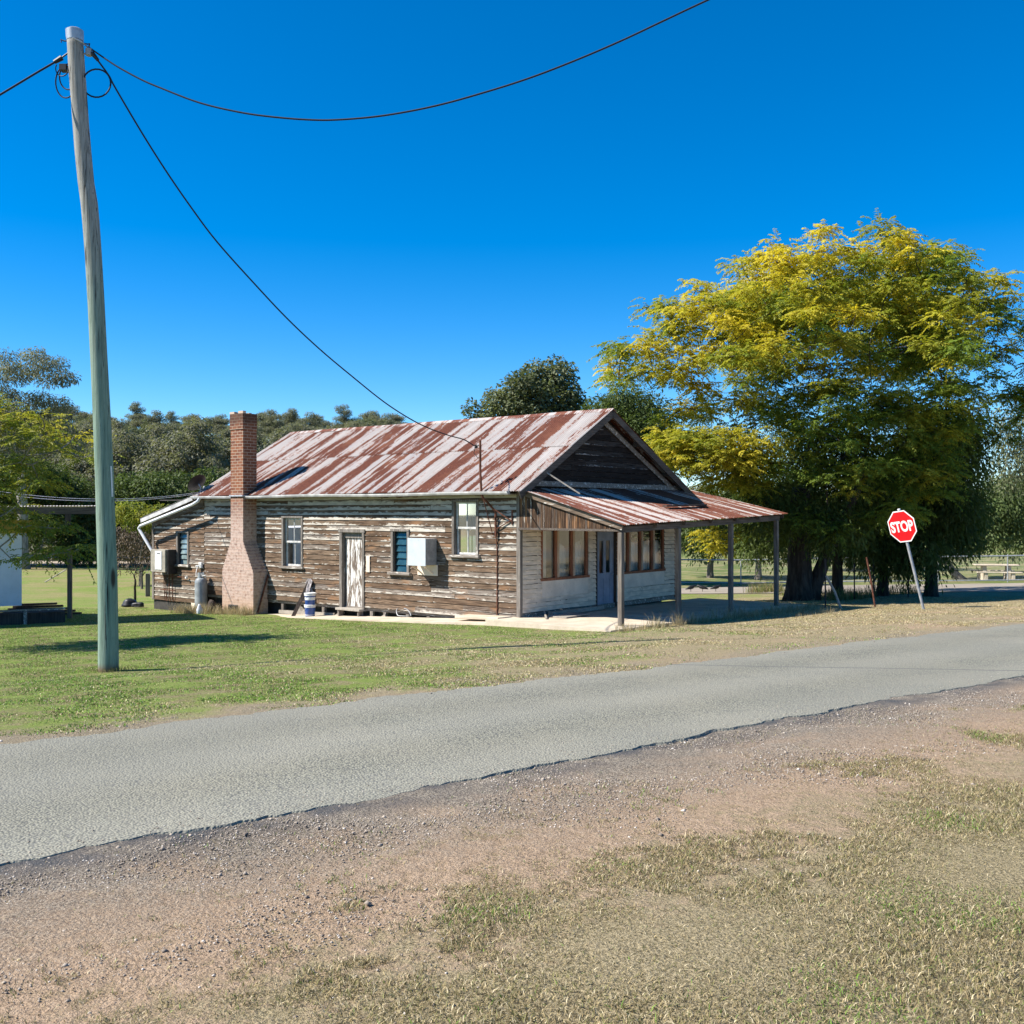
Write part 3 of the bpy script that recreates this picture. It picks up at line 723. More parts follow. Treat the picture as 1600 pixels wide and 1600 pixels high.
# ------------------ windows of the side wall
def frame_parts(m, f, o, w=.075, d=.045, inn=-.10):
    a, b, c, e = o
    wb(m, f, a-w*.2, a+w*.8, inn, d, c, e); wb(m, f, b-w*.8, b+w*.2, inn, d, c, e)
    wb(m, f, a-w*.3, b+w*.3, inn, d+.01, e-.002, e+w*.7)
def sash_window(o, label=None, drop=0.0):
    a, b, c, e = o; mid = (c+e)/2 - .02
    m = MB(); frame_parts(m, fS, o); w = m.build('window', M['frame'], house)
    m = MB(); wb(m, fS, a-.07, b+.07, -.08, .10, c-.07, c-.004, .008); m.build('sill', M['frame_h'], w)
    for z0, z1, d in ((mid, e, -.055), (c, mid+.05, -.085)):
        m = MB(); i0, i1 = a+.07, b-.07
        wb(m, fS, i0, i0+.045, d-.02, d+.02, z0, z1); wb(m, fS, i1-.045, i1, d-.02, d+.02, z0, z1)
        wb(m, fS, i0+.045, i1-.045, d-.018, d+.018, z0, z0+.055); wb(m, fS, i0+.045, i1-.045, d-.018, d+.018, z1-.05, z1)
        wb(m, fS, (i0+i1)/2-.012, (i0+i1)/2+.012, d-.014, d+.014, z0+.055, z1-.05); s = m.build('sash', M['sash'], w)
        m = MB(); m.face([fS(i0+.04, d, z0+.05), fS(i1-.04, d, z0+.05), fS(i1-.04, d, z1-.045), fS(i0+.04, d, z1-.045)]); m.build('pane', M['glass'], s)
    m = MB(); n = 22; u0, u1 = a+.10, b-.08
    for i in range(n):
        ua, ub = lerp(u0, u1, i/n), lerp(u0, u1, (i+1)/n); da, db = -.16-.012*math.sin(i*1.9), -.16-.012*math.sin((i+1)*1.9)
        m.face([fS(ua, da, c+.02), fS(ub, db, c+.02), fS(ub, db, e-.05-drop), fS(ua, da, e-.05-drop)])
    m.build('curtain', M['curtain'], w, True)
sash_window(WC, drop=.12); sash_window(WA, drop=.0)
def louvre_window(o, mat, n, label=None):
    a, b, c, e = o
    m = MB(); frame_parts(m, fS, o, .085, .05); w = m.build('window', M['frame'], house)
    if label: w['label'] = label
    m = MB(); wb(m, fS, a-.09, b+.09, -.08, .11, c-.08, c-.004, .008); m.build('sill', M['frame_h'], w)
    m = MB(); wb(m, fS, a+.07, a+.10, -.09, -.02, c, e); wb(m, fS, b-.10, b-.07, -.09, -.02, c, e); m.build('louvre_channel', M['dark_steel'], w)
    m = MB(); hh = (e-c)/n
    for i in range(n):
        z = c + i*hh
        P = [fS(a+.10, -.03, z+.005), fS(b-.10, -.03, z+.005), fS(b-.10, -.075, z+hh+.012), fS(a+.10, -.075, z+hh+.012)]
        m.face(P); m.face([fS(a+.10, -.036, z+.005), fS(b-.10, -.036, z+.005), P[1], P[0]])
        wb(m, fS, a+.10, b-.10, -.034, -.027, z, z+.008, 0)
    m.build('louvre_blade', mat, w)
louvre_window(WBh, M['louvre'], 6, 'teal glass louvre window'); louvre_window(WL, M['louvre_pale'], 6)

# ------------------ side door
a, b, c, e = DR
m = MB(); wb(m, fS, a-.02, a+.06, -.12, .05, -.06, e); wb(m, fS, b-.06, b+.05, -.12, .05, -.12, e); wb(m, fS, a-.05, b+.08, -.12, .06, e-.003, e+.09); wb(m, fS, a+.06, b-.06, -.11, -.03, 1.84, e-.003)
df = m.build('door_frame', M['frame'], house)
m = MB()
for i in range(4): wb(m, fS, lerp(a+.065, b-.10, i/4)+.002, lerp(a+.065, b-.10, (i+1)/4)-.002, -.105, -.062, -.02, 1.835, .005)
dr = m.build('side_door', M['door_white'], house); dr['label'] = 'flaking white plank door'
m = MB(); wb(m, fS, a+.09, a+.13, -.062, -.045, .78, .98); m.tube([fS(a+.11, -.05, .9), fS(a+.11, -.015, .9)], .018, 8); m.build('handle', M['black'], dr)
m = MB(); wb(m, fS, a-.02, b+.02, -.10, .22, -.10, -.04, .008); m.build('door_step', M['paleplank'], house)
for u in (a+.05, b-.10): m = MB(); wb(m, fS, u, u+.05, 0, .18, -.36, -.10); m.build('step_leg', M['frame'], house)
m = MB(); wb(m, fS, a-.24, a-.10, .026, .045, .95, 1.38); m.build('patch_board', M['panel'], house)

# ------------------ cooler box hung on the wall
m = MB(); wb(m, fS, 2.62, 3.25, .44, .455, 1.21, 1.90, .004); bx = m.build('cooler_box', M['metal_pale'], house)
m = MB(); wb(m, fS, 2.64, 3.23, .03, .44, 1.225, 1.885, .006); m.build('casing', M['galv_dull'], bx)
m = MB(); wb(m, fS, 2.60, 3.30, .026, .05, .95, 1.225); m.bar(fS(3.15, .05, 1.0), fS(3.15, .38, 1.21), .03, .03); m.bar(fS(2.75, .05, 1.0), fS(2.75, .38, 1.21), .03, .03); m.build('bracket', M['panel'], bx)

# ------------------ roof
def corrugated(name, mat, P00, P10, P01, P11, parent, pitch=.076, amp=.0125, rows=((0, 1, 0),), nv=5, off=0.0, jitter=.004):
    """P00 eave start, P10 eave end, P01 ridge start, P11 ridge end; rows = (v0, v1, lift)"""
    P00, P10, P01, P11 = map(Vector, (P00, P10, P01, P11)); L = (P10-P00).length; Vl = (P01-P00).length
    nrm = (P10-P00).cross(P01-P00).normalized(); n = int(L/pitch*6); m = MB(); rg = random.Random(int(L*100))
    for ri, (v0, v1, lift) in enumerate(rows):
        sh = [rg.uniform(-jitter, jitter) for _ in range(n//60+2)]
        grid = []
        for j in range(nv+1):
            v = lerp(v0, v1, j/nv); row = []
            for i in range(n+1):
                u = i/n; p = P00.lerp(P10, u).lerp(P01.lerp(P11, u), v)
                k = i/60; s = sh[int(k)]
                row.append(p + nrm*(amp*math.sin(2*math.pi*u*L/pitch) + lift + s + .008*math.sin(u*L*.9+v*3)) + (P00-P01).normalized()*(s*3 if j == 0 else 0))
            grid.append(row)
        b = len(m.v)
        c = (ri*.21+.1, 0, 0, 1)
        for j in range(nv):
            for i in range(n):
                uv = [(i/n*L+off, lerp(v0,v1,j/nv)*Vl), ((i+1)/n*L+off, lerp(v0,v1,j/nv)*Vl), ((i+1)/n*L+off, lerp(v0,v1,(j+1)/nv)*Vl), (i/n*L+off, lerp(v0,v1,(j+1)/nv)*Vl)]
                m.face([grid[j][i], grid[j][i+1], grid[j+1][i+1], grid[j+1][i]], uv, [c]*4)
    o = m.build(name, mat, parent)
    import bmesh
    bm = bmesh.new(); bm.from_mesh(o.data); bmesh.ops.remove_doubles(bm, verts=bm.verts, dist=1e-4)
    for f in bm.faces: f.smooth = True
    bm.to_mesh(o.data); bm.free(); return o
Y0, Y1 = -.33, 12.72
rows2 = ((0, .535, 0), (.52, 1, .012))
roof = corrugated('roof', M['roof'], (EVL, Y1, EVZ), (EVL, Y0, EVZ), (APX, Y1, APZ+.03), (APX, Y0, APZ), house, rows=rows2)
corrugated('rear_roof_slope', M['roof'], (EVR, Y0, EVZ), (EVR, Y1, EVZ), (APX, Y0, APZ), (APX, Y1, APZ+.03), house, rows=rows2, off=40)
m = MB(); a1 = math.atan2(APZ-EVZ, APX-EVL); a2 = math.atan2(APZ-EVZ, EVR-APX)
rp = []
for i in range(9):
    y = lerp(Y0-.02, Y1+.02, i/8); z = APZ + .03*i/8 + .022 + .006*math.sin(i*2.1)
    rp.append(((APX-.17*math.cos(a1), y, z-.17*math.sin(a1)), (APX, y, z+.012), (APX+.17*math.cos(a2), y, z-.17*math.sin(a2))))
for p, q in zip(rp[:-1], rp[1:]):
    for k in (0, 1):
        u0, u1 = p[0][1], q[0][1]; m.face([p[k], q[k], q[k+1], p[k+1]], [(u0, 0), (u1, 0), (u1, .17), (u0, .17)], [(.7,0,0,1)]*4)
m.build('ridge_cap', M['roof'], roof)
# gutter
m = MB(); gw = .10
pr = [(EVL+.02, EVZ-.012), (EVL+.02, EVZ-.085), (EVL-.065, EVZ-.085), (EVL-.085, EVZ-.045), (EVL-.085, EVZ-.012), (EVL-.078, EVZ-.012)]
ys_ = [lerp(.0, 12.68, i/12) for i in range(13)]
for a_, b_ in zip(ys_[:-1], ys_[1:]):
    da, db = .012*math.sin(a_*1.1), .012*math.sin(b_*1.1)
    for p, q in zip(pr[:-1], pr[1:]): m.face([(p[0], a_, p[1]+da), (p[0], b_, p[1]+db), (q[0], b_, q[1]+db), (q[0], a_, q[1]+da)])
m.face([(p[0], 0, p[1]) for p in pr]); m.build('gutter', M['gutter'], house)
m = MB(); m.box(EVL+.022, .0, .0, 12.6, 2.955, 2.975); m.build('eave_lining', M['frame_h'], house)
# barge boards of both gables and the lining behind
for ya, yb in ((Y0+.005, Y0+.035), (Y1-.04, Y1-.01)):
    m = MB(); m.bar((EVL, (ya+yb)/2, EVZ-.11), (APX, (ya+yb)/2, APZ-.11), .03, .17, (0,0,1)); m.bar((APX, (ya+yb)/2, APZ-.11), (EVR, (ya+yb)/2, EVZ-.11), .03, .17, (0,0,1))
    m.build('barge_board', M['beam'], house)
m = MB(); m.bar((APX-.1, -.06, APZ-.28), (7.25, -.06, 3.06), .03, .13); m.build('rake_trim', M['frame_h'], house)
m = MB(); m.box(.05, 7.3, -.10, -.03, 3.17, 3.30, None, .006); m.build('gable_ledge', M['frame_h'], house)
for t in (.6, 2.0, 3.45, 4.9, 6.4): m = MB(); m.box(t-.03, t+.03, Y0+.04, 0, gz_(t)-.16, gz_(t)-.07); m.build('outrigger', M['beam'], house)

# lean-to roof, its rake and the white downpipe
lr = corrugated('lean_to_roof', M['roof_old'], (7.4, 15.75, 2.33), (-.36, 15.75, 2.33), (7.4, 12.5, 3.12), (-.36, 12.5, 3.12), house, rows=((0, 1, 0),))
m = MB(); m.bar((-.33, 12.45, 3.05), (-.33, 15.72, 2.26), .028, .12); m.build('barge_board', M['gutter'], house)
m = MB(); m.bar((-.05, 12.6, 2.86), (-.05, 13.3, 2.70), .03, .30); m.bar((-.045, 12.62, 2.80), (-.045, 15.5, 2.13), .025, .14); m.build('rake_board', M['fascia'], house)
m = MB(); m.tube([(-.42, 12.25, 2.98), (-.44, 12.32, 2.88), (-.44, 12.6, 2.78), (-.44, 15.55, 2.10), (-.44, 15.66, 2.02), (-.42, 15.60, 1.93), (-.30, 14.95, 1.15), (-.28, 14.9, 1.02)], .048, 12); m.build('downpipe', M['pvc'], house, 'auto')

# ------------------ chimney
def chimney():
    m = MB()
    secs = [(-.75, 9.45, 10.95, -.52), (.80, 9.45, 10.95, -.52), (1.66, 9.96, 10.56, -.50), (4.98, 9.96, 10.56, -.50)]
    def ring(s):
        z, u0, u1, t = s; t1 = .0 if z < .9 else -.02
        return [(t, u0, z), (t, u1, z), (t1, u1, z), (t1, u0, z)]
    def side(a, b):
        A, B = ring(a), ring(b)
        for k in range(4):
            k2 = (k+1) % 4; p, q, r_, s_ = A[k], A[k2], B[k2], B[k]
            hor = (lambda v: v[1]) if k in (0, 2) else (lambda v: v[0] + .117)
            m.face([p, q, r_, s_], [(hor(v), v[2]) for v in (p, q, r_, s_)])
    nst = 10
    side(secs[0], secs[1])
    for i in range(nst):       # the shoulders step in course by course
        a_ = tuple(lerp(secs[1][j], secs[2][j], i/nst) for j in range(4)); b_ = tuple(lerp(secs[1][j], secs[2][j], (i+1)/nst) for j in range(4))
        a2_ = (a_[0], b_[1]-.03, b_[2]+.03, a_[3]); b2_ = (b_[0], b_[1]-.03, b_[2]+.03, a_[3]); side(a2_, b2_); R2 = ring(b2_); m.face(R2, [(v[1], v[2]) for v in R2])
    side(secs[2], secs[3])
    top = [(4.98, 9.94, 10.58, -.52), (5.44, 9.94, 10.58, -.52)]; side(*top)
    A = ring(top[0]); m.face(A, [(v[1], v[2]) for v in A])
    B = ring(top[1]); z = 5.44
    inn = [(-.40, 10.06, z), (-.40, 10.46, z), (-.12, 10.46, z), (-.12, 10.06, z)]
    for k in range(4):
        k2 = (k+1)%4; m.face([B[k], B[k2], inn[k2], inn[k]], [(v[1], v[2]) for v in (B[k], B[k2], inn[k2], inn[k])])
        lo = [(v[0], v[1], 5.0) for v in (inn[k], inn[k2])]; m.face([inn[k], inn[k2], lo[1], lo[0]], [(v[1]+v[0], v[2]) for v in (inn[k], inn[k2], lo[1], lo[0])])
    for (x0, x1, y0, y1, h_) in ((-.52, -.41, 9.94, 10.17, .07), (-.52, -.41, 10.36, 10.58, .06), (-.11, -.02, 10.2, 10.43, .05), (-.4, -.2, 10.47, 10.58, .06)):
        m.box(x0, x1, y0, y1, z, z+h_)
    return m.build('chimney', M['brick'], house)
ch = chimney()
m = MB(); m.box(-.545, -.0, 9.935, 10.585, 3.0, 3.05, None, .006); m.build('flashing', M['galv_dull'], ch)
m = MB(); m.bar((-.40, 9.40, -.36), (-.05, 9.38, .72), .05, .03); m.build('leaning_batten', M['rust'], ch)
m = MB(); m.box(-.56, -.50, 10.18, 10.62, -.50, -.18, None, .02); m.build('hearth_vent', M['black'], ch)

# ------------------ power mast
m = MB(); m.tube([(-.42, .86, 4.24), (-.42, .86, 3.5), (-.42, .82, 2.98), (-.40, .80, 2.90), (-.10, .70, 2.60), (-.07, .68, 2.52), (-.07, .67, 1.95)], .028, 10)
mast = m.build('service_mast', M['rust'], house, 'auto')
m = MB(); m.bar((-.38, .82, 2.93), (-.03, .80, 2.0), .012, .02); m.bar((-.2, .62, 2.62), (-.04, .20, 2.33), .025, .025); m.bar((-.07, .67, 2.14), (-.04, .22, 2.36), .02, .02); m.bar((-.04, .2, 2.25), (-.04, .2, 2.6), .03, .03); m.build('brace', M['rust'], mast)
m = MB(); m.tube([(-.06, .67, 1.95), (-.04, .66, 1.7), (-.04, .66, .1), (-.05, .66, -.05)], .014, 8); m.build('conduit', M['rust'], mast)
m = MB(); m.tube([(-.42, .86, 4.13), (-.44, .98, 4.12)], .02, 8); m.lathe([(.02, -.04), (.04, -.03), (.04, .0), (.025, .01), (.045, .03), (.02, .05)], (-.43, .98, 4.10), 10); m.tube([(-.44, 1.0, 4.1), (-.43, 1.05, 3.95), (-.42, .92, 3.82), (-.42, .87, 3.86)], .008, 6); m.build('insulator', M['black'], mast)

# ------------------ satellite dish, hot water unit, pipes on the lean-to
dd = MB(); prof = [(0.0, 0), (.1, .008), (.2, .03), (.29, .065), (.30, .072), (.295, .075), (.2, .04), (.1, .018), (0.001, .01)]
dd.lathe(prof, (0,0,0), 28, 1, 1.1); dd.xform(Matrix.Translation((-.16, 12.75, 3.42)) @ (HM.to_3x3().inverted() @ Vector((-.60, .46, .66))).to_track_quat('Z', 'Y').to_matrix().to_4x4())
dish = dd.build('satellite_dish', M['black'], house, 'auto')
m = MB(); m.tube([(-.14, 12.62, 3.06), (-.14, 12.62, 3.32), (-.16, 12.7, 3.42)], .018, 8); m.tube([(-.16, 12.7, 3.25), (.2, 12.95, 3.32)], .009, 6); m.tube([(.18, 12.94, 3.28), (.24, 12.98, 3.36)], .028, 8); m.build('dish_arm', M['galv_dull'], dish)
m = MB(); wb(m, fS, 14.18, 15.02, .03, .40, .62, 1.34, .008); hw = m.build('water_heater', M['cream'], house)
m = MB(); wb(m, fS, 14.36, 14.74, .402, .418, .70, 1.30, .01); m.build('white_panel', M['white_plastic'], hw)
m = MB(); wb(m, fS, 14.44, 14.62, .4185, .4205, 1.20, 1.228, 0); m.build('maker_plate', M['black'], hw)
m = MB(); wb(m, fS, 14.10, 14.30, .028, .34, .56, 1.345, .01); m.build('side_cover', M['dark_steel'], hw)
m = MB()
for u in (14.25, 14.42, 14.62, 14.72): m.tube([fS(u, .10, .62), fS(u, .10, .1), fS(u, .06, -.34)], .013, 6)
m.tube([fS(14.9, .10, .03), fS(14.1, .10, .03)], .012, 6); m.tube([fS(14.3, .14, .48), fS(13.45, .10, .48)], .012, 6); m.build('pipework', M['rust'], hw)
m = MB(); wb(m, fS, 13.42, 13.48, .06, .14, .44, .50); m.build('pipe_valve', M['white_plastic'], hw)
m = MB(); wb(m, fS, 12.65, 12.80, .03, .10, .80, .98, .01); m.lathe([(.03, 0), (.055, .01), (.055, .05), (.03, .06)], (-.12, 12.83, .83), 12); m.tube([fS(12.72, .10, .92), fS(12.7, .2, .84), fS(12.62, .3, .70), fS(12.58, .33, .56)], .012, 6); m.build('gas_regulator', M['white_plastic'], house)
m = MB(); m.box(.02, .06, 12.7, 15.5, -.9, -.33); m.build('under_floor_shade', M['room'], house)  # dark sheet added as the shade in the opening below the lean-to
m = MB(); wb(m, fS, 12.0, 13.3, .0, .03, -.55, -.325); m.build('skirting', M['panel'], house)

# ------------------ front windows, door, panels
def shop_window(o, n, dark_first):
    a, b, c, e = o
    m = MB(); wb(m, fF, a-.03, b+.03, -.06, .05, c-.035, c+.03); wb(m, fF, a-.03, b+.03, -.06, .045, e-.03, e+.03); wb(m, fF, a-.02, a+.035, -.055, .043, c+.03, e-.03)
    w = m.build('window', M['frame_brown'], house); W_ = (b-a)/n
    for i in range(1, n+1):
        u = a + W_*i
        m = MB(); wb(m, fF, u-.11, u-.035, -.05, .035, c+.03, e-.03); m.build('mullion', M['frame_brown'], w)
        if i < n: m = MB(); wb(m, fF, u-.034, u+.035, -.045, .05, c+.031, e-.031); m.build('mullion', M['mull_pale'], w)
    for i in range(n):
        u0, u1 = a+W_*i+.03, a+W_*(i+1)-.10
        m = MB(); m.face([fF(u0, 0, c+.02), fF(u1, 0, c+.02), fF(u1, 0, e-.02), fF(u0, 0, e-.02)]); m.build('pane', M['glass_front'], w)
    return w
w1 = shop_window(WF1, 3, True); w2 = shop_window(WF2, 4, False)
def curtain(w, u0, u1, z0, zt, n=26, amp=.018, ph=0):
    m = MB()
    for i in range(n):
        ua, ub = lerp(u0, u1, i/n), lerp(u0, u1, (i+1)/n); da, db = -.14-amp*math.sin(i*1.3+ph), -.14-amp*math.sin((i+1)*1.3+ph)
        ta, tb = zt((ua-u0)/(u1-u0)), zt((ub-u0)/(u1-u0))
        m.face([fF(ua, da, z0), fF(ub, db, z0), fF(ub, db, tb), fF(ua, da, ta)])
    m.build('curtain', M['curtain_front'], w, True)
curtain(w1, .85, 1.22, .95, lambda t: 2.1); curtain(w1, 1.42, 2.02, .95, lambda t: 1.85-.22*t*t, ph=1); curtain(w1, 2.07, 2.72, .95, lambda t: 1.66+.2*t, ph=2)
curtain(w2, 4.12, 6.48, .95, lambda t: 1.74+.02*math.sin(t*9), n=70)
m = MB(); m.box(.4, 7.0, 1.55, 1.6, .1, 2.6); m.build('room_wall', M['panel'], house)
for o in (P1, P2):
    m = MB(); wb(m, fF, o[0], o[1], -.01, .028, o[2], o[3]-.037, .003); m.build('cement_panel', M['panel'], house)
a, b, c, e = DF
m = MB(); wb(m, fF, a, a+.05, -.08, .04, .05, e); wb(m, fF, b-.05, b, -.08, .04, .05, e); wb(m, fF, a, b, -.08, .05, e-.002, e+.06); m.build('door_frame', M['darkwood'], house)
m = MB(); x0, x1 = a+.055, b-.055; dm = -.045
g0, g1, g2, g3 = x0+.17, x0+.36, x0+.48, x0+.67
wb(m, fF, x0, g0, dm-.02, dm+.02, .05, e-.01); wb(m, fF, g1, g2, dm-.02, dm+.02, .05, e-.01); wb(m, fF, g3, x1, dm-.02, dm+.02, .05, e-.01)
for p, q in ((g0, g1), (g2, g3)):
    wb(m, fF, p, q, dm-.019, dm+.019, .05, .22); wb(m, fF, p, q, dm-.010, dm+.010, .22, .80); wb(m, fF, p, q, dm-.019, dm+.019, .80, .96); wb(m, fF, p, q, dm-.019, dm+.019, 1.80, e-.011)
fd = m.build('front_door', M['door_blue'], house); fd['label'] = 'slate blue panelled door with two tall glass lights'
for p, q in ((g0, g1), (g2, g3)):
    m = MB(); m.face([fF(p, dm, .95), fF(q, dm, .95), fF(q, dm, 1.81), fF(p, dm, 1.81)]); m.build('pane', M['glass'], fd)
m = MB(); m.tube([fF(x1-.08, dm+.02, .92), fF(x1-.08, dm+.07, .92), fF(x1-.18, dm+.075, .91)], .012, 8); m.build('handle', M['galv'], fd); m = MB(); m.lathe([(.025, 0), (.03, .02), (.01, .03)], fF(x1-.08, dm+.02, 1.12), 10); m.build('lock', M['galv'], fd)

# ------------------ veranda
def vtop(t): return lerp(2.27, 2.50, (t+.18)/8.33)
ver = corrugated('veranda_roof', M['roof_ver'], (-.18, -3.0, vtop(-.18)), (8.15, -3.0, vtop(8.15)), (-.18, .02, 3.13), (8.15, .02, 3.20), house, rows=((0, 1, 0),), off=11)
m = MB(); m.bar((-.05, -2.82, vtop(-.05)-.11), (7.95, -2.82, vtop(7.95)-.11), .07, .13); m.build('veranda_beam', M['beam'], house)
m = MB(); m.bar((-.09, -2.92, 2.23), (-.09, .05, 3.07), .03, .15); m.build('veranda_barge', M['fascia'], house)
m = MB(); m.bar((8.05, -2.92, vtop(8.05)-.06), (8.05, .05, 3.12), .03, .13); m.build('veranda_barge', M['beam'], house)
m = MB()
for t in (1.3, 2.6, 3.9, 5.2, 6.5): m.bar((t, -2.95, vtop(t)-.07), (t, .0, 3.1), .05, .09)
for s in (-.9, -1.9, -2.7): m.bar((-.05, s, 2.27+(3.12-2.27)*(s+3)/3-.045), (8.0, s, 2.5+(3.17-2.5)*(s+3)/3-.045), .05, .04)
m.build('veranda_rafter', M['beam'], house)
m = MB(); u = 0.02
while u < 2.78:              # upright boards closing the end of the veranda
    w_ = rn.uniform(.042, .06); zt = 2.20 + .84*(1-(u+w_/2)/2.95); d = rn.uniform(0, .006); c = (rn.random(), rn.random(), .5, 1); zb = 2.17 + rn.uniform(-.01,.012)
    if zt - zb > .01:
        P = [(-.045-d, -u, zb), (-.045-d, -u-w_+.006, zb), (-.045-d, -u-w_+.006, zt-.028), (-.045-d, -u, zt)]
        m.face(P, [(zb, u), (zb, u+w_), (zt, u+w_), (zt, u)], [c]*4)
        m.face([(-.02, p[1], p[2]) for p in reversed(P)], [(zb, u)]*4, [c]*4)
        m.face([P[1], (-.02, P[1][1], P[1][2]), (-.02, P[2][1], P[2][2]), P[2]], [(zb, u)]*4, [c]*4)
    u += w_
m.build('veranda_end_wall', M['boards_vert'], house)
m = MB(); m.bar((-.03, .0, 2.16), (-.03, -2.82, 2.15), .06, .05); m.build('veranda_plate', M['beam'], house)
def slab_z(t): return lerp(.10, -.06, (t+1)/10)
for t in (0.0, 2.46, 5.1, 7.8):
    m = MB(); lean = rn.uniform(-.015, .015)
    P = lambda a, b, c: (t + a + lean*c/2, -2.82 + b, c)
    m.box(-.055, .055, -.055, .055, slab_z(t)-.02, vtop(t)-.175, P, .008); po = m.build('veranda_post', M['post'], house)

# ------------------------------------------------------------------ slab, path (structure)
m = MB()
def slab(x0, x1, y0, y1, zf, th, nx_=8, ny_=2):
    g = lambda i, j: (lerp(x0, x1, i/nx_), lerp(y0, y1, j/ny_))
    for i in range(nx_):
        for j in range(ny_):
            q = [g(i, j), g(i+1, j), g(i+1, j+1), g(i, j+1)]; m.face([(x, y, zf(x, y)) for x, y in q])
    e = [g(i, 0) for i in range(nx_+1)] + [g(nx_, j) for j in range(1, ny_+1)] + [g(i, ny_) for i in range(nx_-1, -1, -1)] + [g(0, j) for j in range(ny_-1, 0, -1)]
    for p, q in zip(e, e[1:]+e[:1]): m.face([(*p, zf(*p)-th), (*q, zf(*q)-th), (*q, zf(*q)), (*p, zf(*p))])
slab(-1.0, 2.38, -3.22, .2, lambda x, y: slab_z(x)-.006, .35); slab(2.385, 9.0, -3.22, .2, lambda x, y: slab_z(x), .35)
o = m.build('veranda_slab', M['concrete'], None); o.matrix_world = HM; tag(o, kind='structure')
m = MB(); slab(-1.0, .0, .205, 9.35, lambda x, y: .02 - .047*y, .30, 2, 14)
o = m.build('path', M['concrete'], None); o.matrix_world = HM; tag(o, kind='structure')

# ------------------------------------------------------------------ things around the cottage
def on_wall(name, x, y, z, label, cat): return empty(name, H(x, y, z), TH, label, cat)
# gas cylinder
t = on_wall('gas_cylinder', -.26, 12.42, -.62, 'tall grey gas cylinder standing against the lean-to wall', 'gas cylinder')
m = MB(); m.lathe([(.17, 0), (.19, .01), (.19, .98), (.185, 1.04), (.15, 1.11), (.06, 1.15), (.0, 1.15)], n=28); m.build('body', M['gas'], t, 'auto')
m = MB(); m.lathe([(.19, .0), (.195, .01), (.195, .09), (.19, .10)], (0,0,0), 28); m.build('foot_ring', M['gas'], t, 'auto')
m = MB()
ring = [(.105*math.cos(a), .105*math.sin(a)) for a in np.linspace(-1.2, 4.0, 20)]
for (ax, ay), (bx_, by) in zip(ring[:-1], ring[1:]): m.face([(ax, ay, 1.10), (bx_, by, 1.10), (bx_, by, 1.30), (ax, ay, 1.30)]); m.face([(ax*.93, ay*.93, 1.30), (bx_*.93, by*.93, 1.30), (bx_*.93, by*.93, 1.10), (ax*.93, ay*.93, 1.10)]); m.face([(ax, ay, 1.3), (bx_, by, 1.3), (bx_*.93, by*.93, 1.3), (ax*.93, ay*.93, 1.3)])
m.build('collar', M['gas'], t)
m = MB(); m.lathe([(.03, 1.14), (.03, 1.20), (.045, 1.21), (.045, 1.25), (.02, 1.26)], n=10); m.tube([(0,0,1.19), (.0, -.08, 1.19), (.05, -.16, 1.22), (.07, -.14, 1.12)], .016, 8); m.build('valve', M['white_plastic'], t)
# paint buckets, one on the other
def bucket(z, rx, label, top):
    t = on_wall('paint_bucket', -.42, 7.05, z, label, 'bucket')
    m = MB(); m.lathe([(.128, 0), (.132, .006), (.15, .295), (.15, .30)], n=24); b_ = m.build('body', M['blue_plastic' ], t, 'auto')
    m = MB(); m.lathe([(.153, .245), (.158, .25), (.158, .275), (.153, .28)], n=24); m.build('rim', M['white_plastic'], t, 'auto')
    m = MB(); m.lathe([(.160, .285), (.162, .29), (.162, .318), (.15, .325), (.145, .318), (.0, .318)], n=24); m.build('lid', M['white_plastic'], t, 'auto')
    m = MB(); m.lathe([(.1335, .03), (.1345, .04), (.1355, .085), (.1345, .09)] if not top else [(.142, .13), (.1425, .135), (.146, .205), (.1455, .21)], n=24)
    m.build('label_band', M['white_plastic'], t, 'auto')
    m = MB(); m.tube([(.16*math.cos(a), .16*math.sin(a), .25-.15*math.sin((a+.3)/3.74*math.pi)**1) for a in np.linspace(-.3, 3.44, 16)], .004, 6); m.build('wire_handle', M['galv'], t)
bz = .02 - .047*7.05
bucket(bz, 0, 'blue and white paint bucket standing on the path, under another', False); bucket(bz+.32, 1, 'blue and white paint bucket on top of the other one', True)
# plank and a cloth over it
o = MB(); o.bar(H(-.55, 7.66, bz-.10), H(-.03, 7.50, bz+.98), .10, .03, (0,1,0)); tag(o.build('wooden_plank', M['darkwood']), 'dark plank leaning on the wall beside the buckets', 'plank')
m = MB(); nu, nv = 9, 14
for sgn, ln in ((-1, .58), (1, .42)):
    g = []
    for j in range(nv+1):
        row = []; v = j/nv
        for i in range(nu+1):
            u_ = i/nu - .5; top = Vector((-.09, 7.49, bz+.97)); w_ = .13 + .07*v
            row.append(H(top.x + sgn*(-.02) - (.30*v*ln if sgn < 0 else -.02) - .02*math.sin(u_*11+v*4)*(.3+v), top.y + u_*w_*1.6 + .03*math.sin(v*5+sgn), top.z - v*ln + .03*math.cos(u_*6) - .05*abs(u_)*v))
        g.append(row)
    for j in range(nv):
        for i in range(nu): m.face([g[j][i], g[j][i+1], g[j+1][i+1], g[j+1][i]])
tag(m.build('cloth', M['cloth'], None, True), 'grey cloth hung over the leaning plank', 'cloth')
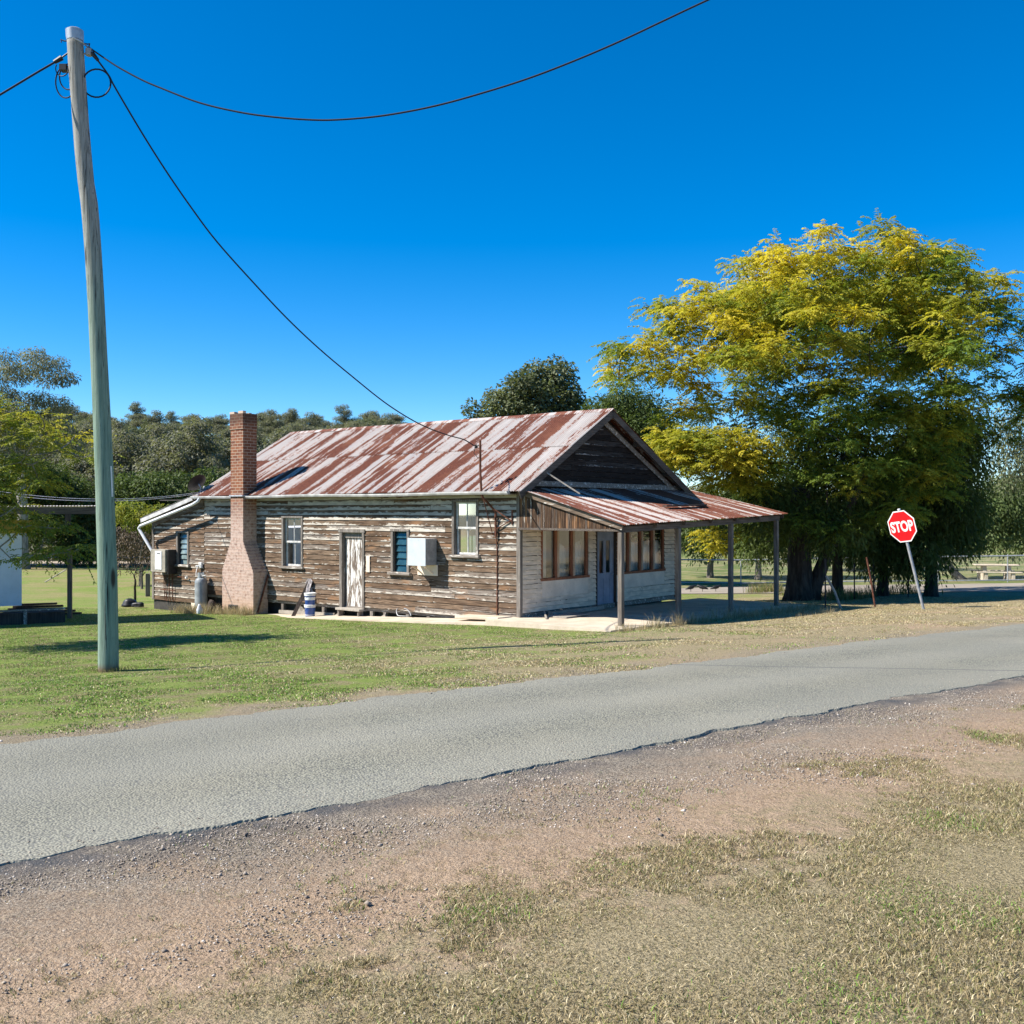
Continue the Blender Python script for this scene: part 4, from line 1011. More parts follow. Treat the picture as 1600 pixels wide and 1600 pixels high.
# planks lying about
m = MB(); m.bar(H(3.3, -1.95, 2.27+.85*.35+.13), H(5.3, -1.98, 2.27+.85*.35+.17), .12, .04); tag(m.build('wooden_plank', M['darkwood']), 'dark plank lying on the rusty veranda roof', 'plank')
m = MB(); m.bar(H(.55, -.12, 3.62), H(.95, -1.05, 2.98), .045, .03); tag(m.build('batten', M['paleplank']), 'pale batten propped on the veranda roof by the gable', 'batten')
zz = slab_z(1.5)
m = MB(); m.bar(H(.9, -.22, zz+.05), H(3.05, -.24, zz+.05), .14, .09); tag(m.build('wooden_beam', M['paleplank']), 'pale beam lying along the foot of the shop front wall', 'beam')
m = MB(); m.box(.55, 1.5, -.95, -.40, zz+.004, zz+.03, lambda a, b, c: H(a, b, c+.02*a)); tag(m.build('wooden_board', M['paleplank']), 'flat grey board lying on the veranda slab', 'board')
m = MB(); m.bar(H(.05, -.75, zz+.03), H(.75, -.15, zz+.11), .04, .03); tag(m.build('batten', M['paleplank']), 'pale stick lying slanted at the corner of the slab', 'batten')
m = MB(); m.box(-.62, -.10, .15, 1.5, .05, .115, lambda a, b, c: H(a, b, c-.03*b), .01); tag(m.build('stone_slab', M['concrete']), 'flat pale slab on the path by the cottage corner', 'slab')
# rubble and a stray hose
m = MB()
for i in range(26):
    a = i/25*math.pi*1.5; m_ = (.10 + .05*math.sin(i))
    if i == 0: pp = []
    pp.append(H(-.18-.16*math.sin(a), 3.55+.30*math.cos(a)+.01*i, -.09 + .16*max(0, math.cos(a*1.3))))
m.tube(pp, .012, 6); tag(m.build('hose', M['galv_dull']), 'short pale hose looped against the bottom boards', 'hose')
def lump(name, c, s, mat, label, cat, seed):
    import bmesh
    bm = bmesh.new(); bmesh.ops.create_icosphere(bm, subdivisions=3, radius=1); rg = random.Random(seed); ph = [rg.uniform(0, 6) for _ in range(6)]
    for v in bm.verts:
        k = 1 + .16*math.sin(v.co.x*3+ph[0]) + .12*math.sin(v.co.y*4+ph[1]) + .10*math.sin(v.co.z*5+ph[2]) + .05*math.sin(v.co.x*9+ph[3])
        v.co = Vector((v.co.x*s[0]*k, v.co.y*s[1]*k, max(v.co.z*k, -.35)*s[2]))
    me = bpy.data.meshes.new(name); bm.to_mesh(me); bm.free(); o = link(name, me, mat, None, True); o.location = c; return tag(o, label, cat)
c = H(-.75, 11.15, 0); lump('stump_log', (c.x, c.y, gz(c.x, c.y)+.1), (.17, .15, .26), M['darkwood'], 'dark weathered log stump at the foot of the chimney', 'log', 3)
c = H(-.95, 11.45, 0); lump('stone', (c.x, c.y, gz(c.x, c.y)+.07), (.09, .08, .2), M['white_wall'], 'pale upright stone between cylinder and chimney', 'stone', 9)
for px, py, s_, lb in ((205, 948, .22, 'black bag lying on the lawn left of the cottage'), (216, 950, .15, 'small black bag beside the larger one on the lawn')):
    p = gp(px, py); lump('rubbish_bag', (p.x, p.y, p.z+.08), (s_*1.3, s_, s_*.8), M['black'], lb, 'bag', int(px))

# ------------------------------------------------------------------ power pole and lines
pb = gp(170, 1050); PY = pb.y
def pp_(px, py, dy=0.0): return at(px, py, PY + dy)
pole = empty('utility_pole', pb, 0, 'tall weathered timber power pole with green tint and metal cap', 'power pole')
loc = lambda v: Vector(v) - pb
path = [(169.5,1075,16), (169.5,1052,15.6), (169,980,15), (168,900,14.6), (165.5,820,14.2), (163,740,13.8), (159,650,13.2), (154.5,560,12.7), (150,470,12.5), (146,400,12.4), (142,345,12.6), (139.5,318,12.6), (134.5,285,12.0), (130,240,12.2), (126,190,12.0), (122.5,140,12.1), (119.5,100,12.2), (117,58,12.0)]
m = MB(); pts = []; rad = []
for i, (a, b) in enumerate(zip(path[:-1], path[1:])):
    for k in range(3):
        q = [lerp(a[j], b[j], k/3) for j in range(3)]; pts.append(loc(pp_(q[0], q[1]))); rad.append(q[2]/1600*PY)
pts.append(loc(pp_(117, 56))); rad.append(12/1600*PY)
m.tube(pts, rad, 22); po = m.build('shaft', M['pole'], pole, True)
ct = loc(pp_(116.5, 47)); rr0 = 12.0/1600*PY
m = MB(); m.tube([loc(pp_(117.3, 64)), loc(pp_(117, 58)), loc(pp_(116.5, 48)), loc(pp_(116.4, 45.5))], [rr0+.004, rr0+.010, rr0+.012, rr0*.8], 22); m.build('cap', M['galv'], pole, 'auto')
m = MB(); a_, b_ = loc(pp_(171.5, 728, -.10)), loc(pp_(173.5, 776, -.10)); m.bar(a_ + Vector((0.0,.05,0)), b_ + Vector((0.0,.05,0)), .030, .012, (1,0,0)); m.build('marker_strip', M['white_plastic'], pole)
m = MB(); m.tube([loc(pp_(112, 64)), loc(pp_(100, 64)), loc(pp_(95, 62)), loc(pp_(96, 66))], .010, 8); m.build('hook', M['dark_steel'], pole); m = MB(); m.tube([loc(pp_(124, 66)), loc(pp_(137, 69)), loc(pp_(140, 68)), loc(pp_(139, 73))], .010, 8); m.build('hook', M['dark_steel'], pole)
m = MB(); m.tube([loc(pp_(114, 59, -.14)), loc(pp_(128, 66, -.12)), loc(pp_(138, 74, 0))], .013, 8); m.build('strain_wire', M['galv'], pole)
m = MB(); m.lathe([(.03, -.05), (.05, -.045), (.05, .05), (.03, .055)], loc(pp_(139, 82)), 12); m.tube([loc(pp_(128, 85)), loc(pp_(139, 82))], .012, 6); m.build('insulator', M['galv_dull'], pole)
m = MB(); m.tube([loc(pp_(144, 83)), loc(pp_(153, 94))], [.035, .025], 10); m.build('clamp', M['black'], pole); m = MB(); m.tube([loc(pp_(97, 90)), loc(pp_(85, 97))], [.04, .03], 10); m.tube([loc(pp_(116, 76)), loc(pp_(106, 83)), loc(pp_(95, 91))], .012, 8); m.build('clamp', M['black'], pole); m = MB(); m.box(-.0, .10, -.06, .06, -.04, .045, lambda a, b, c: tuple(loc(pp_(95, 107)) + Vector((a, b, c)))); m.build('fuse_box', M['black'], pole)
def loop(cx, cy, rx, ry, a0, a1, n=24, dy=0): return [loc(pp_(cx + rx*math.cos(a), cy - ry*math.sin(a), dy + .03*math.sin(a*2))) for a in np.linspace(R(a0), R(a1), n)]
m = MB(); m.tube(loop(151, 130, 22, 22, 160, -210), .012, 8); m.build('cable_loop', M['cable'], pole)
m = MB(); m.tube(loop(103, 128, 16, 25, 60, 330), .010, 8); m.tube(loop(107, 120, 14, 20, 90, 320, dy=.06), .010, 8); m.tube(loop(97, 107, 10, 12, 150, 380, dy=-.06), .008, 8); m.build('cable_loop', M['cable'], pole)

def spline(P, n=8):
    out = []
    for i in range(len(P)-1):
        p0 = P[max(i-1, 0)]; p1 = P[i]; p2 = P[i+1]; p3 = P[min(i+2, len(P)-1)]
        for k in range(n):
            t = k/n; out.append(.5*((2*p1) + (p2-p0)*t + (2*p0-5*p1+4*p2-p3)*t*t + (3*p1-p0-3*p2+p3)*t**3))
    out.append(P[-1]); return out
def line_plane(a, b, pix):
    """points of a hanging line: the vertical plane through a and b in plan, heights read along it"""
    out = []
    for px, py in pix:
        q = (px-800)/1600; d = b - a; s = (q*a.y - a.x)/(d.x - q*d.y); Y = a.y + d.y*s; out.append(at(px, py, Y))
    return out
topR = pp_(139, 72)
L1 = line_plane(topR, topR + Vector((10, -1.5, 0)), [(139, 74), (180, 102), (220, 124), (250, 137), (310, 160), (370, 174.5), (420, 182), (480, 187), (530, 187), (600, 180.5), (680, 165.5), (760, 143.5), (830, 121), (900, 94), (970, 64), (1040, 31), (1106, 0), (1250, -66), (1500, -178)])
m = MB(); m.tube(spline(L1, 6), .013, 6); tag(m.build('power_line', M['cable'], None, True), 'black cable sagging from pole top to the upper right of the sky', 'cable')
mt = H(-.43, 1.0, 4.10)
L2 = line_plane(pp_(151, 92), mt, [(151, 92), (170, 118), (180, 137), (222, 208), (260, 268), (300, 326), (340, 379), (400, 446), (450, 499), (500, 546), (550, 588), (600, 628), (640, 654), (670, 669), (700, 680), (725, 687)]) + [mt + Vector((-.03, 0, .02))]
m = MB(); m.tube(spline(L2, 5), .013, 6); tag(m.build('power_line', M['cable'], None, True), 'black service cable running down from pole to the roof mast', 'cable')
L3 = line_plane(pp_(86, 97), pp_(86, 97) + Vector((-7.76, -6.31, 0)), [(86, 97), (60, 112), (30, 130), (0, 148), (-80, 196)])
m = MB(); m.tube(spline(L3, 5), .016, 6); tag(m.build('power_line', M['cable'], None, True), 'black cable leaving the pole to the left edge', 'cable')
for dz, px0 in ((0, 0), (.10, -40)):
    e = H(-.30, 12.5, 3.12+dz*.4); st = at(-260, 716-dz*60, 24)
    m = MB(); m.tube([st.lerp(e, i/20) + Vector((0, 0, -1.0*4*(i/20)*(1-i/20)*.55)) for i in range(21)], .007, 6)
    tag(m.build('service_wire', M['pvc'], None, True), 'pale wire running left from the lean-to roof, one of two', 'wire', 'pale wires to the lean-to')

# ------------------------------------------------------------------ stop sign
sb = gp(1443, 952); sg = empty('stop_sign', sb, 0, 'red octagonal stop sign on a leaning grey pipe', 'road sign')
top = at(1411, 822, sb.y); nrm = Vector((-.86, -.51, 0)).normalized(); axis = (top - sb).normalized()
xa = (axis.cross(nrm)).normalized()*1; xa = nrm.cross(axis).normalized()*-1
nrm = (nrm - axis*nrm.dot(axis)).normalized(); xa = axis.cross(nrm).normalized()
LM = Matrix((( xa.x, axis.x, nrm.x, 0), (xa.y, axis.y, nrm.y, 0), (xa.z, axis.z, nrm.z, 0), (0,0,0,1)))
HL = (top - sb).length
m = MB(); m.tube([axis*-.25, axis*(HL+.40)], .033, 14); m.build('pipe', M['galv_dull'], sg, 'auto')
m = MB(); m.tube([axis*(HL+.395), axis*(HL+.43)], [.038, .034], 14); m.build('pipe_cap', M['white_plastic'], sg, 'auto')
def octo(r, z0, z1):
    m = MB(); P = [(r*math.cos(R(22.5+45*i)), r*math.sin(R(22.5+45*i))) for i in range(8)]
    m.raw([(x, y, z0) for x, y in P] + [(x, y, z1) for x, y in P], [tuple(range(7,-1,-1)), tuple(range(8,16))] + [(i, (i+1)%8, 8+(i+1)%8, 8+i) for i in range(8)]); return m
PM = LM.copy(); PM.translation = axis*HL
for nm, r_, z0, z1, mm in (('plate', .415, .036, .040, 'sign_white'), ('red_face', .383, .0402, .0425, 'sign_red')):
    m = octo(r_, z0, z1); m.xform(PM); m.build(nm, M[mm], sg)
cu = bpy.data.curves.new('legend', 'FONT'); cu.body = 'STOP'; cu.align_x = 'CENTER'; cu.align_y = 'CENTER'; cu.size = .36; cu.offset = .0125; cu.extrude = .001
tmp = bpy.data.objects.new('legend', cu); COL.objects.link(tmp)
me = bpy.data.meshes.new_from_object(tmp.evaluated_get(bpy.context.evaluated_depsgraph_get())); bpy.data.objects.remove(tmp)
bb = [v.co.copy() for v in me.vertices]; w_ = max(v.x for v in bb)-min(v.x for v in bb); h_ = max(v.y for v in bb)-min(v.y for v in bb); cx = (max(v.x for v in bb)+min(v.x for v in bb))/2; cy = (max(v.y for v in bb)+min(v.y for v in bb))/2
for v in me.vertices: v.co = PM @ Vector(((v.co.x-cx)*.64/w_, (v.co.y-cy)*.27/h_, .0445 + v.co.z))
link('legend', me, M['sign_white'], sg)
m = MB(); m.bar(axis*(HL-.2)+nrm*.03-xa*.2, axis*(HL-.2)+nrm*.03+xa*.2, .012, .03); m.bar(axis*(HL+.2)+nrm*.03-xa*.2, axis*(HL+.2)+nrm*.03+xa*.2, .012, .03); m.build('bracket', M['galv'], sg)

# ------------------------------------------------------------------ trees
def darts(lobes, n, mind, rg, top=-1.0, shell=.55, tries=60000):
    """clump centres spread through a union of ellipsoids, away from each other"""
    lob = np.array(lobes, float); vol = lob[:,3]*lob[:,4]*lob[:,5]; pr = (vol**.67); pr = pr/pr.sum(); out = []
    for _ in range(tries):
        if len(out) >= n: break
        L = lob[rg.choice(len(lob), p=pr)]; d = rg.normal(size=3); d /= np.linalg.norm(d)
        if d[2] < top: continue
        p = L[:3] + d*L[3:6]*(shell + (1-shell)*rg.random()**.6)
        if all(np.sum((p-q)**2) > mind*mind for q in out): out.append(p)
    return np.array(out)

def crown_mesh(name, C, rad, nleaf, ln, wd, mat, parent, seed, droop=.35, flat=.6, turn=None, hang=0.0, curve=.25, cv=.35):
    """leaf sprays: each a small folded diamond growing outwards from its clump"""
    rg = np.random.default_rng(seed); k = len(C); n = k*nleaf
    ci = np.repeat(np.arange(k), nleaf); d = rg.normal(size=(n,3)); d /= np.linalg.norm(d, axis=1)[:,None]
    rr_ = rg.random(n)**.45; rad = np.broadcast_to(rad, (k,)); sq = np.array([1,1,flat])
    P = C[ci] + d*sq*(rr_*rad[ci])[:,None]
    if hang > 0:
        P[:,2] -= hang*rg.random(n)**1.5*rad[ci]*(.3+.7*rg.random(n))
    ax = d*np.array([1,1,.45]) + rg.normal(size=(n,3))*.45; ax[:,2] -= droop; ax /= np.linalg.norm(ax, axis=1)[:,None]
    up = rg.normal(size=(n,3))*.5 + np.array([0,0,1.0]); sd = np.cross(ax, up); sd /= np.linalg.norm(sd, axis=1)[:,None]; nn = np.cross(sd, ax)
    l = ln*(.6+.8*rg.random(n)); w = wd*(.6+.8*rg.random(n))
    V = np.zeros((n,4,3)); V[:,0] = P; V[:,1] = P + ax*(l*.5)[:,None] + sd*w[:,None]*.5 + nn*(l*curve*.4)[:,None]
    V[:,2] = P + ax*l[:,None]*.97 - np.array([0,0,1])*(l*curve*.5)[:,None]; V[:,3] = P + ax*(l*.5)[:,None] - sd*w[:,None]*.5 + nn*(l*curve*.4)[:,None]
    Q = np.arange(n*4).reshape(n,4)
    tb = rg.random(k)[ci]*.45 + rg.random(n)*.55
    ty = (turn(C)[ci] if turn is not None else np.full(n, .4)) + (rg.random(k)[ci]-.5)*cv + (rg.random(n)-.5)*.4
    vc = np.stack([tb, np.clip(ty, 0, 1), rg.random(n)], -1)
    return fast_mesh(name, V.reshape(-1,3), Q, mat, parent, np.repeat(vc[:,None], 4, 1).reshape(-1,3))

def spray_mesh(name, C, rad, nspray, nleaf, slen, ln, wd, mat, parent, seed, turn=None, droop=.5, cv=.7, flat=.6):
    """feathery crown: every clump carries arching sprays, every spray two rows of leaflets"""
    rg = np.random.default_rng(seed); k = len(C); n = k*nspray; ci = np.repeat(np.arange(k), nspray); rad = np.broadcast_to(rad, (k,))[ci]
    d = rg.normal(size=(n,3)); d /= np.linalg.norm(d, axis=1)[:,None]
    O = C[ci] + d*np.array([1,1,flat])*(rad*rg.random(n)**.6*.85)[:,None]
    h = d*np.array([1,1,.25]) + rg.normal(size=(n,3))*np.array([.55,.55,.22]); h[:,2] += .12; h /= np.linalg.norm(h, axis=1)[:,None]
    L = slen*(.6+.75*rg.random(n)); dr = droop*(.5+rg.random(n))
    ty0 = (turn(C)[ci] if turn is not None else np.full(n, .4)) + (rg.random(k)[ci]-.5)*cv + (rg.random(n)-.5)*.35; tb0 = rg.random(k)[ci]*.35 + rg.random(n)*.35
    si = np.repeat(np.arange(n), nleaf); m_ = n*nleaf; t = (np.tile(np.arange(nleaf), n)+.5*rg.random(m_))/nleaf; sg = np.where(np.tile(np.arange(nleaf), n) % 2 == 0, 1.0, -1.0)
    A = h[si]; Ls = L[si]; P = O[si] + A*(t*Ls)[:,None]; P[:,2] -= dr[si]*Ls*t*t
    T = A.copy(); T[:,2] -= 2*dr[si]*t; T /= np.linalg.norm(T, axis=1)[:,None]
    sd = np.cross(T, np.array([0,0,1.0])); sd /= np.linalg.norm(sd, axis=1)[:,None]+1e-9
    ax = T*.55 + sd*(sg*.9)[:,None] + rg.normal(size=(m_,3))*.22; ax[:,2] -= .22; ax /= np.linalg.norm(ax, axis=1)[:,None]
    l = ln*(1.15-.6*t)*(.7+.6*rg.random(m_)); w = wd*(.7+.6*rg.random(m_)); up = np.array([0,0,1.0]) + rg.normal(size=(m_,3))*.35; s2 = np.cross(ax, up); s2 /= np.linalg.norm(s2, axis=1)[:,None]
    V = np.zeros((m_,4,3)); V[:,0] = P; V[:,1] = P + ax*(l*.45)[:,None] + s2*(w*.5)[:,None]; V[:,2] = P + ax*l[:,None]; V[:,2,2] -= l*.16; V[:,3] = P + ax*(l*.45)[:,None] - s2*(w*.5)[:,None]
    vc = np.stack([np.clip(tb0[si] + .3*rg.random(m_), 0, 1), np.clip(ty0[si] + (rg.random(m_)-.5)*.2, 0, 1), rg.random(m_)], -1)
    return fast_mesh(name, V.reshape(-1,3), np.arange(m_*4).reshape(m_,4), mat, parent, np.repeat(vc[:,None], 4, 1).reshape(-1,3))

def limbs(m, base, fork, r0, r1, C, rg, twist=.35, rmin=.012, thick=.5, extra=None, sides=8):
    """trunk from base to fork, then every clump hangs on the nearest wood already grown"""
    pts = [Vector(base)]; n = 7
    for i in range(1, n+1):
        t = i/n; pts.append(Vector(base).lerp(Vector(fork), t) + Vector((rg.normal()*.05, rg.normal()*.05, 0))*t*(Vector(fork)-Vector(base)).length*.25)
    rads = [r0*1.45, r0*1.12] + [lerp(r0, r1, i/(n-1)) for i in range(1, n)]
    m.tube(pts, rads, sides+4)
    nodes = [np.array(p) for p in pts[3:]]; nrad = rads[3:]
    order = np.argsort(np.linalg.norm(C - np.array(fork), axis=1))
    for j in order:
        c = C[j]; A = np.array(nodes); d = np.linalg.norm(A - c, axis=1) + .35*np.maximum(0, A[:,2] - c[2]) - np.array(nrad)*.8
        i = int(np.argmin(d)); a = A[i]; L = np.linalg.norm(c-a); ra = max(rmin*1.5, min(nrad[i]*.72, .012+.030*L*thick*2)); bend = rg.normal(size=3)*L*.09*twist*2; bend[2] = abs(bend[2])*.6 - L*.05
        k = max(3, int(L/.5)); q = [Vector(a + (c-a)*t + bend*math.sin(math.pi*t) + rg.normal(size=3)*.02*L*(0 < t < 1)) for t in np.linspace(0, 1, k+1)]
        rs = [max(rmin, lerp(ra, ra*.45, t)) for t in np.linspace(0, 1, k+1)]; m.tube(q, rs, 6 if ra > .03 else 4, False)
        for z in range(1, k+1): nodes.append(np.array(q[z])); nrad.append(rs[z])
    if extra:
        for c in extra: m.tube(*c)

def tree(name, label, cat, base, fork_h, r0, r1, C, rad, nleaf, ln, wd, lf, bark, seed, group=None, lean=(0,0), thick=.5, **kw):
    rg = np.random.default_rng(seed); b = Vector(base); t = empty(name, b, 0, label, cat, group); Cl = C - np.array(b)
    m = MB(); limbs(m, (0,0,-.2), (lean[0], lean[1], fork_h), r0, r1, Cl, rg, thick=thick, extra=kw.pop('extra', None)); m.build('trunk', M[bark], t, True)
    turn = kw.pop('turn', None); tf = (lambda c: turn(c + np.array(b))) if turn else None
    sp = kw.pop('spray', None)
    if sp: spray_mesh('crown', Cl, rad, sp[0], sp[1], sp[2], ln, wd, M[lf], t, seed+1, turn=tf, **kw)
    else: crown_mesh('crown', Cl, rad, nleaf, ln, wd, M[lf], t, seed+1, turn=tf, **kw)
    return t
def lobe(px, py, rx, ry, Y, dep=1.0): c = at(px, py, Y); k = Y/1600; return (c.x, c.y, c.z, rx*k, rx*k*dep, ry*k)
def rngs(s): return np.random.default_rng(s)

# the big golden tree behind the veranda
TY = 33.0; tb = gp(1250, 929); tb = Vector(((1250-800)/1600*TY, TY, gz((1250-800)/1600*TY, TY)))
lob = [lobe(1310, 474, 172, 122, TY, .95), lobe(1225, 470, 110, 88, TY-.5, 1), lobe(1405, 468, 105, 88, TY, 1), lobe(1140, 540, 140, 108, TY-.5, .95), lobe(1030, 575, 90, 68, TY-.5, 1), lobe(1455, 495, 120, 105, TY+.5, 1), lobe(1550, 565, 105, 95, TY, 1), lobe(1240, 520, 150, 90, TY-3.4, .8), lobe(1390, 525, 150, 90, TY-3.2, .8),
       lobe(1300, 540, 170, 100, TY+4, .8), lobe(1450, 640, 90, 50, TY-2, .9), lobe(1110, 715, 80, 38, TY-1.5, .9), lobe(1060, 705, 38, 24, TY-1, 1), lobe(1620, 650, 80, 60, TY, 1), lobe(1290, 650, 150, 55, TY-1, .9), lobe(1200, 635, 70, 45, TY-1.5, 1), lobe(1400, 690, 80, 55, TY-1.5, 1), lobe(1090, 640, 60, 30, TY, 1)]
rg = rngs(31); C1 = darts(lob, 480, .67, rg, -.55, .5)
gap_ = np.sin(C1[:,0]*1.25+.6) + np.sin(C1[:,1]*1.1+1.9) + np.sin(C1[:,2]*1.7+.3) + rg.normal(size=len(C1))*.55   # ragged holes right through the crown
C1 = C1[gap_ < 1.45 - .16*np.clip(7.0 - C1[:,2], 0, 3)]
lob2 = [lobe(1115, 835, 34, 36, TY-.5), lobe(1150, 790, 40, 40, TY), lobe(1095, 760, 30, 26, TY), lobe(1290, 815, 50, 22, TY-2), lobe(1330, 720, 60, 40, TY-3), lobe(1250, 700, 50, 40, TY-3), lobe(1440, 740, 60, 40, TY-2.5), lobe(1400, 800, 40, 30, TY-2.5), lobe(1395, 640, 40, 40, TY-3)]
C2 = darts(lob2, 40, .6, rg, -1, .3); C3 = darts([lobe(1110, 712, 88, 44, TY-1.8, .9), lobe(1050, 700, 40, 26, TY-1.2, 1), lobe(1160, 745, 40, 34, TY-1.5, 1)], 44, .55, rg, -.6, .3); C = np.concatenate([C1, C2, C3])
def turn_gold(c):
    z = (c[:,2]-2)/8; hi = np.clip(-.06 + .64*z - .03*(c[:,0]-9), 0, .85); return np.where(c[:,0] < 7, np.maximum(hi, .48), hi)
stem = at(1272, 845, TY)-tb
ex = [([(.25, -.1, -.2), (.45, -.1, .5), (.75, -.1, 1.3), (1.3, 0, 2.4), (2.2, .2, 4.2)], [.34, .24, .20, .17, .12], 10), ([(-.45, -.1, -.15), (-.3, -.1, .3), (-.15, 0, 1.2)], [.22, .2, .1], 8), ([(.0, -.35, -.15), (.0, -.28, .35), (.0, -.1, 1.2)], [.22, .2, .12], 8)]
tree('golden_tree', 'broad spreading tree with golden yellow feathery crown beside the veranda', 'tree', tb, 3.6, .42, .30, C, .62*(.65+.6*rngs(5).random(len(C))), 0, .125, .050, 'lf_gold', 'bark_dark', 41, turn=turn_gold, droop=.42, flat=.62, cv=.95, extra=ex, thick=.8, spray=(41, 18, .46))

# darker trees under and behind it
def drooper(px, py, Y, lobes, n, mind, r0, label, seed, lf='lf_dark', hang=1.3, nleaf=420, fork=2.2, ln=.17, wd=.05, shell=.3, rad=.65, bark='bark_dark', name='dark_tree', lean=(0,0), turn=None, droop=.9):
    b = Vector(((px-800)/1600*Y, Y, 0)); b.z = gz(b.x, b.y); C = darts(lobes, n, mind, rngs(seed), -1, shell)
    return tree(name, label, 'tree', b, fork, r0, r0*.7, C, rad, nleaf, ln, wd, lf, bark, seed+7, droop=droop, flat=.9, hang=hang, lean=lean, turn=turn)
drooper(1308, 925, 34.6, [lobe(1240, 770, 60, 75, 34.6), lobe(1310, 750, 70, 90, 34.6), lobe(1290, 690, 70, 50, 35), lobe(1215, 800, 36, 50, 31.8), lobe(1300, 815, 45, 36, 31.6), lobe(1215, 830, 40, 40, 34.8), lobe(1330, 835, 40, 30, 34.2)], 80, .55, .20, 'dark drooping tree with its trunk just right of the thick double trunk', 61)
drooper(1379, 922, 35.2, [lobe(1390, 770, 70, 80, 35.2), lobe(1380, 850, 45, 35, 35), lobe(1440, 720, 60, 60, 35.5)], 55, .55, .19, 'dark drooping tree whose trunk stands left of the stop sign pole', 63)
drooper(1455, 922, 34.4, [lobe(1470, 760, 70, 80, 34.4), lobe(1500, 800, 50, 50, 34.6), lobe(1430, 850, 50, 28, 34.2), lobe(1480, 690, 60, 60, 35)], 66, .55, .21, 'dark leafed tree with a straight bare trunk right of the stop sign', 65)
# small far trees to the right
drooper(1650, 900, 44, [lobe(1590, 680, 34, 55, 44), lobe(1630, 700, 40, 70, 44), lobe(1575, 720, 22, 30, 44)], 26, .8, .16, 'thin grey leafed tree with slanting bare limbs at the right edge', 71, 'lf_grey', .5, 300, 2.6, .16, .06, .2, .8, 'bark_gum', 'grey_tree')
drooper(1505, 878, 52, [lobe(1520, 810, 45, 45, 52), lobe(1560, 790, 40, 40, 52), lobe(1500, 840, 30, 22, 51.5)], 34, .9, .22, 'bushy green tree with leaning trunk behind the picnic table', 73, 'lf_green', .5, 420, 1.2, .2, .08, .3, .95, 'bark_grey', 'bushy_tree', (-1.2, 0))
drooper(1610, 885, 58, [lobe(1595, 800, 40, 70, 58), lobe(1640, 780, 50, 80, 58)], 30, 1.0, .2, 'tall green tree behind the fence at the right edge', 75, 'lf_green', .5, 420, 2.0, .22, .09, .3, 1.1, 'bark_grey', 'bushy_tree')
drooper(1110, 880, 58, [lobe(1105, 820, 50, 40, 58), lobe(1150, 790, 50, 50, 58)], 30, 1.0, .2, 'green tree behind the fence seen under the veranda roof', 77, 'lf_green', .5, 420, 1.5, .22, .09, .3, 1.1, 'bark_grey', 'bushy_tree')
drooper(1185, 880, 56, [lobe(1190, 830, 40, 34, 56), lobe(1230, 800, 50, 50, 57)], 28, 1.0, .2, 'dark green tree behind the fence between the last two veranda posts', 79, 'lf_dark', .5, 420, 1.5, .22, .09, .3, 1.1, 'bark_grey', 'bushy_tree')
drooper(1330, 872, 66, [lobe(1320, 830, 60, 30, 66), lobe(1400, 825, 50, 26, 66)], 28, 1.1, .2, 'low green trees mass far behind the chain fence and dark trunks', 81, 'lf_green', .5, 380, 1.2, .24, .10, .3, 1.2, 'bark_grey', 'bushy_tree')
# trees over the cottage roof
drooper(838, 840, 50, [lobe(840, 625, 62, 48, 50), lobe(800, 640, 46, 34, 50), lobe(880, 640, 34, 44, 50), lobe(850, 700, 60, 50, 51), lobe(743, 648, 9, 10, 50), lobe(860, 595, 34, 26, 50)], 90, .72, .25, 'grey green broad leafed tree rising behind the middle of the roof', 83, 'lf_grey', .2, 300, 3.4, .19, .12, .55, .62, 'bark_grey', 'grey_tree', droop=.3)
drooper(985, 850, 46, [lobe(980, 660, 56, 44, 46), lobe(1010, 690, 40, 40, 46), lobe(960, 700, 50, 50, 47)], 60, .75, .25, 'dense dark green tree directly behind the gable peak', 85, 'lf_green', .2, 520, 3.0, .18, .07, .55, .75, 'bark_dark', 'dense_tree', droop=.3)

# left: gum tree on the slope, the ferny tree leaning into the picture, thickets
gumL = [lobe(45, 575, 48, 24, 62), lobe(5, 590, 30, 26, 62), lobe(95, 600, 26, 14, 62), lobe(20, 640, 50, 34, 62), lobe(75, 640, 30, 26, 62), lobe(-60, 610, 50, 50, 62), lobe(60, 690, 60, 40, 63)]
b = Vector(((35-800)/1600*62, 62, 0)); b.z = gz(b.x, b.y)
tree('gum_tree', 'tall gum tree with layered crown on the left skyline', 'tree', b, 5.5, .35, .25, darts(gumL, 62, 1.0, rngs(87), -.4, .6), .85, 380, .18, .06, 'lf_gum', 'bark_gum', 88, droop=.6, flat=.6)
FY = 20.0; b = Vector((-14.2, 19.0, 0)); b.z = gz(b.x, b.y)
fl = [lobe(15, 665, 70, 26, FY), lobe(70, 690, 60, 30, FY), lobe(110, 720, 30, 30, FY), lobe(20, 740, 70, 34, FY), lobe(70, 830, 55, 18, FY), lobe(110, 850, 36, 20, FY), lobe(50, 870, 45, 12, FY), lobe(-80, 660, 90, 60, FY), lobe(-170, 700, 110, 80, FY-1), lobe(-60, 780, 90, 60, FY-1), lobe(-140, 600, 90, 60, FY), lobe(145, 865, 14, 8, FY)]
C = darts(fl, 105, .50, rngs(91), -.8, .4)
def turn_fern(c): return np.clip(.05 + .17*(c[:,2]-1.2), 0, .55)
tree('ferny_tree', 'yellow green ferny tree reaching in from the left edge', 'tree', b, 2.0, .22, .16, C, .48, 0, .11, .030, 'lf_fern', 'bark_gum', 92, droop=.35, flat=.30, turn=turn_fern, thick=.5, spray=(16, 18, .42))

